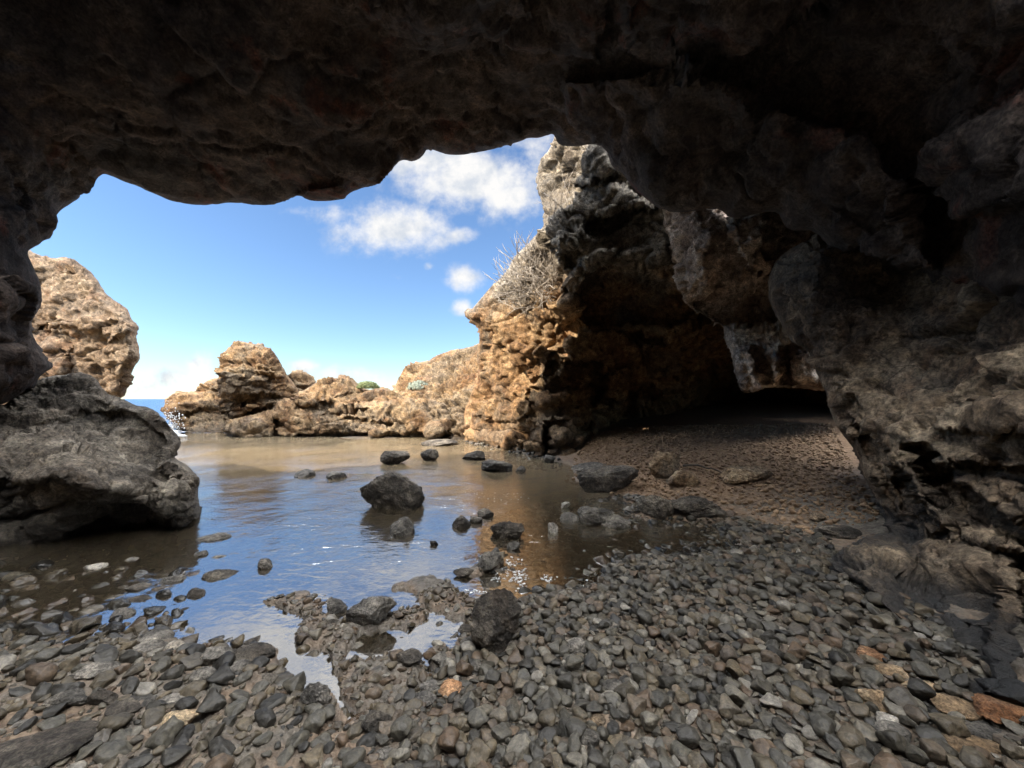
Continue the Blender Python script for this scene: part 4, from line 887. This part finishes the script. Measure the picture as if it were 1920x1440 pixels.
vis = [0 <= CX + s[1] / s[2] * F <= 1920 and HZ + (H - s[3]) / s[2] * F < 1440 and s[3] > 0.0 for s in acc]
order = sorted([i for i in range(len(acc)) if vis[i]], key=lambda i: -acc[i][0] / acc[i][2])[:300]
big = set(order)
# one mesh per shape and tone class for the 300 individual cobbles
KINDS_ = [('dark grey', (0.0, 0.16), 'dark grey worn cobble lying among the beach pebbles'), ('grey', (0.16, 0.48), 'mid grey worn cobble lying among the beach pebbles'),
          ('olive', (0.48, 0.56), 'olive grey worn cobble lying among the beach pebbles'), ('tan', (0.56, 0.66), 'tan worn cobble lying among the beach pebbles'), ('brown', (0.66, 0.86), 'brown worn cobble lying among the beach pebbles'), ('pale', (0.86, 1.01), 'pale worn cobble lying among the beach pebbles')]
def stone_mat_ind(kname, lo, hi):
    m = M_STONE.copy(); m.name = 'cobble_' + kname.replace(' ', '_')
    nt = m.node_tree
    for nd in list(nt.nodes):
        if nd.type == 'OBJECT_INFO':
            mr = nt.nodes.new('ShaderNodeMapRange'); mr.inputs[3].default_value = lo; mr.inputs[4].default_value = min(hi, 0.999)
            tgt = nd.outputs['Random'].links[0].to_socket
            nt.links.new(nd.outputs['Random'], mr.inputs[0]); nt.links.new(mr.outputs[0], tgt)
    return m
proto = {}
for ki, (kn, (lo, hi), lab) in enumerate(KINDS_):
    km = stone_mat_ind(kn, lo, hi)
    for sh in range(NB):
        me = mesh_np('cobble', SHAPES[3][sh] , tris=ICO[3][1]); me.materials.append(km); proto[(ki, sh)] = me
# texture coordinates are object-local, so scale bump with real size through normalised meshes
src = bpy.data.objects.new('cobble', proto[(0, 0)])
for i in order:
    sh, sc, Rm, loc, tone = place(acc[i], i)
    ki = next(k for k, kk in enumerate(KINDS_) if tone < kk[1][1])
    o = src.copy(); o.data = proto[(ki, sh)]
    M4 = Matrix([[*(Rm[0] * sc), loc[0]], [*(Rm[1] * sc), loc[1]], [*(Rm[2] * sc), loc[2]], [0, 0, 0, 1]])
    COL.objects.link(o); o.matrix_world = M4
    tag(o, KINDS_[ki][2], 'cobble', KINDS_[ki][0] + ' cobbles of the beach')
bpy.data.objects.remove(src)
VV, TT, SR, GV, GT, gbase = [], [], [], [], [], 0; base = 0
for i, s in enumerate(acc):
    if i in big: continue
    sh, sc, Rm, loc, tone = place(s, i)
    pxs = s[0] / s[2] * F
    lv = 3 if pxs > 14 else 2 if pxs > 4.5 else 1
    V = SHAPES[lv][sh] @ (Rm * sc).T + loc
    if s[4] == 'gravel':
        GV.append(V); GT.append(ICO[lv][1] + gbase); gbase += len(V); continue
    VV.append(V); TT.append(ICO[lv][1] + base); base += len(V); SR.append(np.full(len(V), tone * 0.998))
pm = M_STONE.copy(); pm.name = 'pebbles_mixed'
for nd in list(pm.node_tree.nodes):
    if nd.type == 'OBJECT_INFO': pm.node_tree.nodes.remove(nd)
peb = link('pebbles', mesh_np('pebbles', np.concatenate(VV), tris=np.concatenate(TT), attr={'srand': np.concatenate(SR)}), pm)
tag(peb, 'countless smaller grey and brown pebbles covering the cave floor', 'pebbles', kind='stuff')
M_GRAVEL = simple_mat('brown_gravel', (0.10, 0.06, 0.033), (0.34, 0.23, 0.135), 9)
gr = link('gravel', mesh_np('gravel', np.concatenate(GV), tris=np.concatenate(GT)), M_GRAVEL)
tag(gr, 'fine brown gravel sloping up into the dark hollow', 'gravel', kind='stuff')
# cobble meshes are unit sized: their texture frequency must fit a 10 cm stone
for me in proto.values():
    for nd in me.materials[0].node_tree.nodes:
        if nd.type == 'TEX_NOISE' and nd.inputs['Scale'].default_value > 10: nd.inputs['Scale'].default_value *= 0.06
        if nd.type == 'BUMP': nd.inputs['Distance'].default_value = 0.012

# ------------------------------------------------------------------ plants, stick, foam, writing
def tubes(paths, radii):
    Vs, Qs, b = [], [], 0
    for p, r0 in zip(paths, radii):
        p = np.asarray(p); n = len(p)
        t = np.gradient(p, axis=0); t /= np.maximum(np.linalg.norm(t, axis=1), 1e-9)[:, None]
        a = np.cross(t, np.array([0.3, 0.2, 0.93])); a /= np.maximum(np.linalg.norm(a, axis=1), 1e-6)[:, None]; c = np.cross(t, a)
        rad = r0 * np.linspace(1, 0.3, n)
        ring = np.stack([p + rad[:, None] * (math.cos(k * 1.5708) * a + math.sin(k * 1.5708) * c) for k in range(4)], 1)
        Vs.append(ring.reshape(-1, 3))
        for i in range(n - 1):
            for k in range(4): Qs.append((b + i * 4 + k, b + i * 4 + (k + 1) % 4, b + (i + 1) * 4 + (k + 1) % 4, b + (i + 1) * 4 + k))
        b += n * 4
    return np.concatenate(Vs), np.array(Qs)
head_bvh = BVHTree.FromPolygons([tuple(v) for v in head_geo[0]], [tuple(q) for q in head_geo[1]])
slope_bvh = BVHTree.FromPolygons([tuple(v) for v in slope_geo[0]], [tuple(q) for q in slope_geo[1]])
def hit(bvh, px, py):
    d = Vector(((px - CX) / F, 1.0, (HZ - py) / F)); return bvh.ray_cast(Vector((0, 0, H)), d.normalized())[0]
def shrub(poly, n, seed, lean, length, label, r0=0.014):
    q = np.random.default_rng(seed); P = np.array(poly, float); paths, rad = [], []
    tries = 0
    while len(paths) < n and tries < n * 20:
        tries += 1
        pt = q.uniform(P.min(0), P.max(0)); s, _ = poly_sd(pt[None], P)
        if s[0] < 0: continue
        h = hit(head_bvh, *pt)
        if h is None: continue
        p = np.array(h); d = np.array(lean) + q.normal(0, 0.38, 3); d /= np.linalg.norm(d)
        L = length * q.uniform(0.35, 1.0); seg = 8; path = [p - d * 0.03]; curl = q.normal(0, 0.10, 3)
        for k in range(seg):
            d = d + curl + q.normal(0, 0.10, 3) + np.array([0, 0, 0.035]); d /= np.linalg.norm(d); path.append(path[-1] + d * L / seg)
            if k in (2, 4, 5) and q.random() < 0.75:
                d2 = d + q.normal(0, 0.5, 3); d2 /= np.linalg.norm(d2); sp = [path[-1]]
                for _ in range(4): d2 = d2 + q.normal(0, 0.12, 3) + np.array([0, 0, 0.06]); d2 /= np.linalg.norm(d2); sp.append(sp[-1] + d2 * L * q.uniform(0.06, 0.12))
                paths.append(sp); rad.append(r0 * 0.6)
        paths.append(path); rad.append(r0 * q.uniform(0.7, 1.3))
    V, Q = tubes(paths, rad); b = V.mean(0); b[2] = V[:, 2].min()
    o = link('dry_shrub', mesh_np('dry_shrub', V - b, quads=Q), M_TWIG, loc=b); return tag(o, label, 'shrub')
shrub([(945, 545), (985, 480), (1030, 470), (1045, 520), (1035, 575), (985, 590), (950, 575)], 560, 5, (-0.35, -0.45, 0.55), 1.15, 'leafless grey shrub spreading over the sloping brow of the headland')
shrub([(1020, 430), (1030, 350), (1070, 340), (1075, 390), (1045, 420)], 46, 9, (-0.25, -0.4, 0.9), 0.95, 'thin upright bare twigs above the grey shrub, against the pale rock', 0.010)

def leaf_mound(name, px, py, Y, rx, rz, mat, label, seed, n=1500, leaf=0.045):
    q = np.random.default_rng(seed); c = P3(px, py, Y)
    u = q.normal(size=(n, 3)); u /= np.linalg.norm(u, axis=1)[:, None]; u[:, 2] = np.abs(u[:, 2])
    lump = 1 + 0.22 * fbm(u * 1.0, 2.5, 3, seed)
    p = u * np.array([rx, rx, rz]) * (lump * q.uniform(0.75, 1.02, n))[:, None]
    a = q.normal(size=(n, 3)); a /= np.linalg.norm(a, axis=1)[:, None]; b = np.cross(a, u); b /= np.maximum(np.linalg.norm(b, axis=1), 1e-6)[:, None]
    V = np.stack([p - a * leaf, p + b * leaf * .45, p + a * leaf, p - b * leaf * .45], 1).reshape(-1, 3)
    Q = np.arange(n * 4).reshape(n, 4)
    return tag(link(name, mesh_np(name, V, quads=Q, smooth=False), mat, loc=c), label, 'shrub')
leaf_mound('green_shrub', 690, 728, 17.9, 0.50, 0.32, M_GREEN, 'rounded green shrub on the skyline behind the far ledge', 3)
h = hit(slope_bvh, 785, 728)
leaf_mound('sage_shrub', 785, 730, (h.y if h else 17) - 0.05, 0.52, 0.42, M_SAGE, 'grey green cushion shrub on the rubbly slope', 4)

# a washed-up stick by the hollow
def gp(px, py, dz=0.0):
    z = 0
    for _ in range(10): Y = (H - z) * F / (py - HZ); X = (px - CX) / F * Y; z = 0.5 * z + 0.5 * gz(X, Y)
    return np.array([X, Y, z + dz])
a, b = gp(1282, 880, .05), gp(1352, 893, .05); k = np.linspace(0, 1, 9)[:, None]
sp = a + (b - a) * k + np.array([0, 0, .05]) * np.sin(k * 3.1) + 0.015 * rng.normal(size=(9, 3))
V, Q = tubes([sp], [0.022]); o = link('stick', mesh_np('stick', V - a, quads=Q), M_STICK, loc=a); tag(o, 'thin dark stick lying on the gravel behind the rounded brown rock', 'stick')

def blobs(name, pts, rads, mat, lv=1):
    VV, TT, b = [], [], 0
    for p, r in zip(pts, rads):
        V = ICO[lv][0] * np.asarray(r) + p; VV.append(V); TT.append(ICO[lv][1] + b); b += len(V)
    return link(name, mesh_np(name, np.concatenate(VV), tris=np.concatenate(TT)), mat)
q = np.random.default_rng(21); pts, rads = [], []
for cxp, cyp, sx, sy, n in [(965, 1078, 17, 8, 60), (975, 1088, 7, 9, 50), (935, 1085, 6, 3, 18), (1025, 1085, 12, 3, 26), (895, 1108, 12, 2, 20), (1090, 1100, 20, 6, 14), (960, 1055, 10, 5, 30), (940, 930, 30, 5, 40), (700, 840, 40, 3, 0)]:
    for _ in range(n):
        px, py = q.normal(cxp, sx), q.normal(cyp, sy); Y = H * F / (py - HZ); pts.append(((px - CX) / F * Y, Y, 0.003)); r = q.uniform(0.003, 0.011); rads.append((r * q.uniform(0.6, 1.6), r * q.uniform(0.5, 1.2), r * 0.25))
foam = blobs('foam', pts, rads, M_FOAM); tag(foam, 'white foam flecks floating on the brown shallows', 'foam', kind='stuff')
pts, rads = [], []
for _ in range(130):
    a = q.uniform(0, 1); px = 318 + q.normal(0, 9) + 10 * a; py = 800 - abs(q.normal(0, 16)) + 8 * q.normal(); Y = 17.3 + q.uniform(-0.4, 0.4)
    pts.append(P3(px, min(py, 812), Y)); r = q.uniform(0.01, 0.035); rads.append((r, r, r * q.uniform(0.8, 1.6)))
for _ in range(200):
    px = q.uniform(240, 345); py = 806 + q.normal(0, 7); Y = H * F / max(py - HZ, 30); pts.append(((px - CX) / F * Y, Y, 0.01)); rads.append((q.uniform(.05, .2), q.uniform(.04, .1), 0.02))
spl = blobs('sea_spray', pts, rads, M_FOAM); tag(spl, 'white wave splashing against the low sea rock', 'spray', kind='stuff')

# the painted letters in the hollow
def stroke(pts, w):
    out = []
    for (x0, y0), (x1, y1) in zip(pts[:-1], pts[1:]):
        n = 5
        for i in range(n):
            for (u0, u1) in ((i / n, (i + 1) / n),):
                dx, dy = x1 - x0, y1 - y0; L = math.hypot(dx, dy); nx_, ny_ = -dy / L * w, dx / L * w
                out.append([(x0 + dx * u0 + nx_, y0 + dy * u0 + ny_), (x0 + dx * u1 + nx_, y0 + dy * u1 + ny_), (x0 + dx * u1 - nx_, y0 + dy * u1 - ny_), (x0 + dx * u0 - nx_, y0 + dy * u0 - ny_)])
    return out
Vl, Ql = [], []
for st in ([(1228, 733), (1228, 745)], [(1228, 739), (1234, 738)], [(1234, 732), (1234, 745)], [(1240, 732), (1241, 744)]):
    for quad in stroke(st, 0.9):
        hs = [hit(head_bvh, *p) for p in quad]
        if all(h is not None for h in hs):
            Ql.append(tuple(range(len(Vl), len(Vl) + 4))); Vl += [np.array(h) * 0.9985 + np.array([0, 0, H]) * 0.0015 for h in hs]
if Ql:
    o = link('painted_letters', mesh_np('painted_letters', np.array(Vl), quads=np.array(Ql), smooth=False), M_PAINT, parent=head)

# ------------------------------------------------------------------ light, sky, camera
SUN_EL, SUN_DIR_XY = 34.0, (-0.91, -0.42)
el = math.radians(SUN_EL); h2 = math.hypot(*SUN_DIR_XY)
sd_ = Vector((SUN_DIR_XY[0] / h2 * math.cos(el), SUN_DIR_XY[1] / h2 * math.cos(el), math.sin(el)))
sl = bpy.data.lights.new('sun', 'SUN'); sl.energy = 2.0; sl.angle = math.radians(0.6); sl.color = (1.0, 0.86, 0.68)
so = bpy.data.objects.new('sun', sl); COL.objects.link(so); so.rotation_euler = (-sd_).to_track_quat('-Z', 'Y').to_euler()

W = bpy.data.worlds.new('World'); SC.world = W; W.use_nodes = True
t = NT(W.node_tree); t.n.clear()
wo = t.add('ShaderNodeOutputWorld'); bg = t.add('ShaderNodeBackground'); t.l.new(bg.outputs[0], wo.inputs[0])
sky = t.add('ShaderNodeTexSky', sky_type='NISHITA'); sky.sun_disc = False; sky.sun_elevation = el
sky.sun_rotation = math.atan2(sd_.x, sd_.y)
sky.air_density = 1.0; sky.dust_density = 0.1; sky.ozone_density = 2.0
SKY = 0.05
dirv = t.add('ShaderNodeTexCoord').outputs['Generated']
sp = t.add('ShaderNodeSeparateXYZ', i_0=dirv)
yy = t.math('MAXIMUM', sp.outputs[1], 0.02)
uu = t.math('DIVIDE', sp.outputs[0], yy); vv = t.math('DIVIDE', sp.outputs[2], yy)
cv = t.add('ShaderNodeCombineXYZ', i_0=uu, i_1=vv).outputs[0]
wn = t.add('ShaderNodeTexNoise'); t.set(wn.inputs['Vector'], cv); wn.inputs['Scale'].default_value = 9; wn.inputs['Detail'].default_value = 8; wn.inputs['Roughness'].default_value = 0.62
wn2 = t.noise(cv, 4.5, 3, 0.5)
tot = None
for (px, py, rx, ry, am) in [(885, 335, 150, 66, 1.1), (800, 305, 100, 42, 1.0), (950, 370, 80, 50, 0.95), (735, 425, 120, 54, 1.0), (640, 405, 90, 26, 0.6), (570, 395, 70, 14, 0.4), (860, 440, 38, 22, 0.7), (872, 520, 38, 28, 0.85), (866, 578, 26, 18, 0.8), (802, 500, 14, 10, 0.5), (745, 520, 40, 10, 0.25),
                             (375, 690, 42, 32, 0.9), (320, 705, 55, 26, 0.8), (270, 725, 60, 22, 0.7), (572, 688, 34, 16, 0.9), (640, 702, 60, 20, 0.75), (700, 708, 40, 18, 0.7), (610, 722, 110, 14, 0.6), (960, 260, 160, 40, 0.6), (990, 300, 40, 50, 0.5), (520, 290, 230, 62, 1.0), (690, 250, 120, 60, 1.0), (560, 190, 220, 80, 1.1), (760, 110, 280, 100, 1.2), (420, 60, 240, 80, 1.0), (650, -80, 420, 130, 1.3), (930, 180, 140, 60, 1.0)]:
    a = t.math('DIVIDE', t.math('SUBTRACT', uu, (px - CX) / F), rx / F); b = t.math('DIVIDE', t.math('SUBTRACT', vv, (HZ - py) / F), ry / F)
    r2 = t.math('ADD', t.math('MULTIPLY', a, a), t.math('MULTIPLY', b, b))
    gss = t.math('MULTIPLY', t.math('POWER', 2.718, t.math('MULTIPLY', r2, -1.0)), am)
    tot = gss if tot is None else t.math('MAXIMUM', tot, gss)
dens = t.math('ADD', tot, t.math('MULTIPLY', t.math('SUBTRACT', wn.outputs[0], 0.5), 1.7))
dens = t.math('MULTIPLY', t.smooth(dens, 0.22, 0.95), t.smooth(tot, 0.05, 0.4))
# overbright broken cloud, out of the picture, added overhead to light the cave interior
n_up = t.noise(dirv, 2.6, 7, 0.6, 0.3)
up = t.math('MULTIPLY', t.smooth(n_up, 0.42, 0.60), t.smooth(sp.outputs[2], 0.58, 0.70))
dens = t.math('MULTIPLY', dens, t.smooth(sp.outputs[1], 0.1, 0.25))
CLOUD = 3.0
shade = t.ramp(t.noise(cv, 13, 5, 0.6), [(0.35, (0.70, 0.74, 0.80)), (0.55, (1.0, 0.98, 0.95))])
ccol = t.mix(1.0, shade, (CLOUD, CLOUD, CLOUD, 1), 'MULTIPLY')
skyc = t.mix(1.0, sky.outputs[0], (0.50, 0.575, 0.66, 1), 'MULTIPLY')
skyc = t.mix(t.math('MULTIPLY', dens, 0.95), skyc, ccol)
t.set(bg.inputs[0], t.mix(up, skyc, (62.0, 62.0, 62.5, 1)))
bg.inputs[1].default_value = SKY

cam = bpy.data.cameras.new('camera'); co = bpy.data.objects.new('camera', cam); COL.objects.link(co)
cam.sensor_width = 36; cam.sensor_fit = 'HORIZONTAL'; cam.lens = 36 * F / 1920; cam.shift_y = (HZ - 720) / 1920; cam.clip_end = 20000; cam.clip_start = 0.05
co.location = (0, 0, H); co.rotation_euler = (math.radians(90), 0, 0); SC.camera = co

SC.view_settings.view_transform = 'Standard'; SC.view_settings.look = 'None'; SC.view_settings.gamma = 1; SC.view_settings.exposure = 2.8
SC.render.engine = 'CYCLES'
cy = SC.cycles; cy.use_denoising = True; cy.max_bounces = 8; cy.diffuse_bounces = 5; cy.transparent_max_bounces = 12; cy.caustics_reflective = False; cy.caustics_refractive = False
try: cy.denoiser = 'OPENIMAGEDENOISE'
except Exception: pass
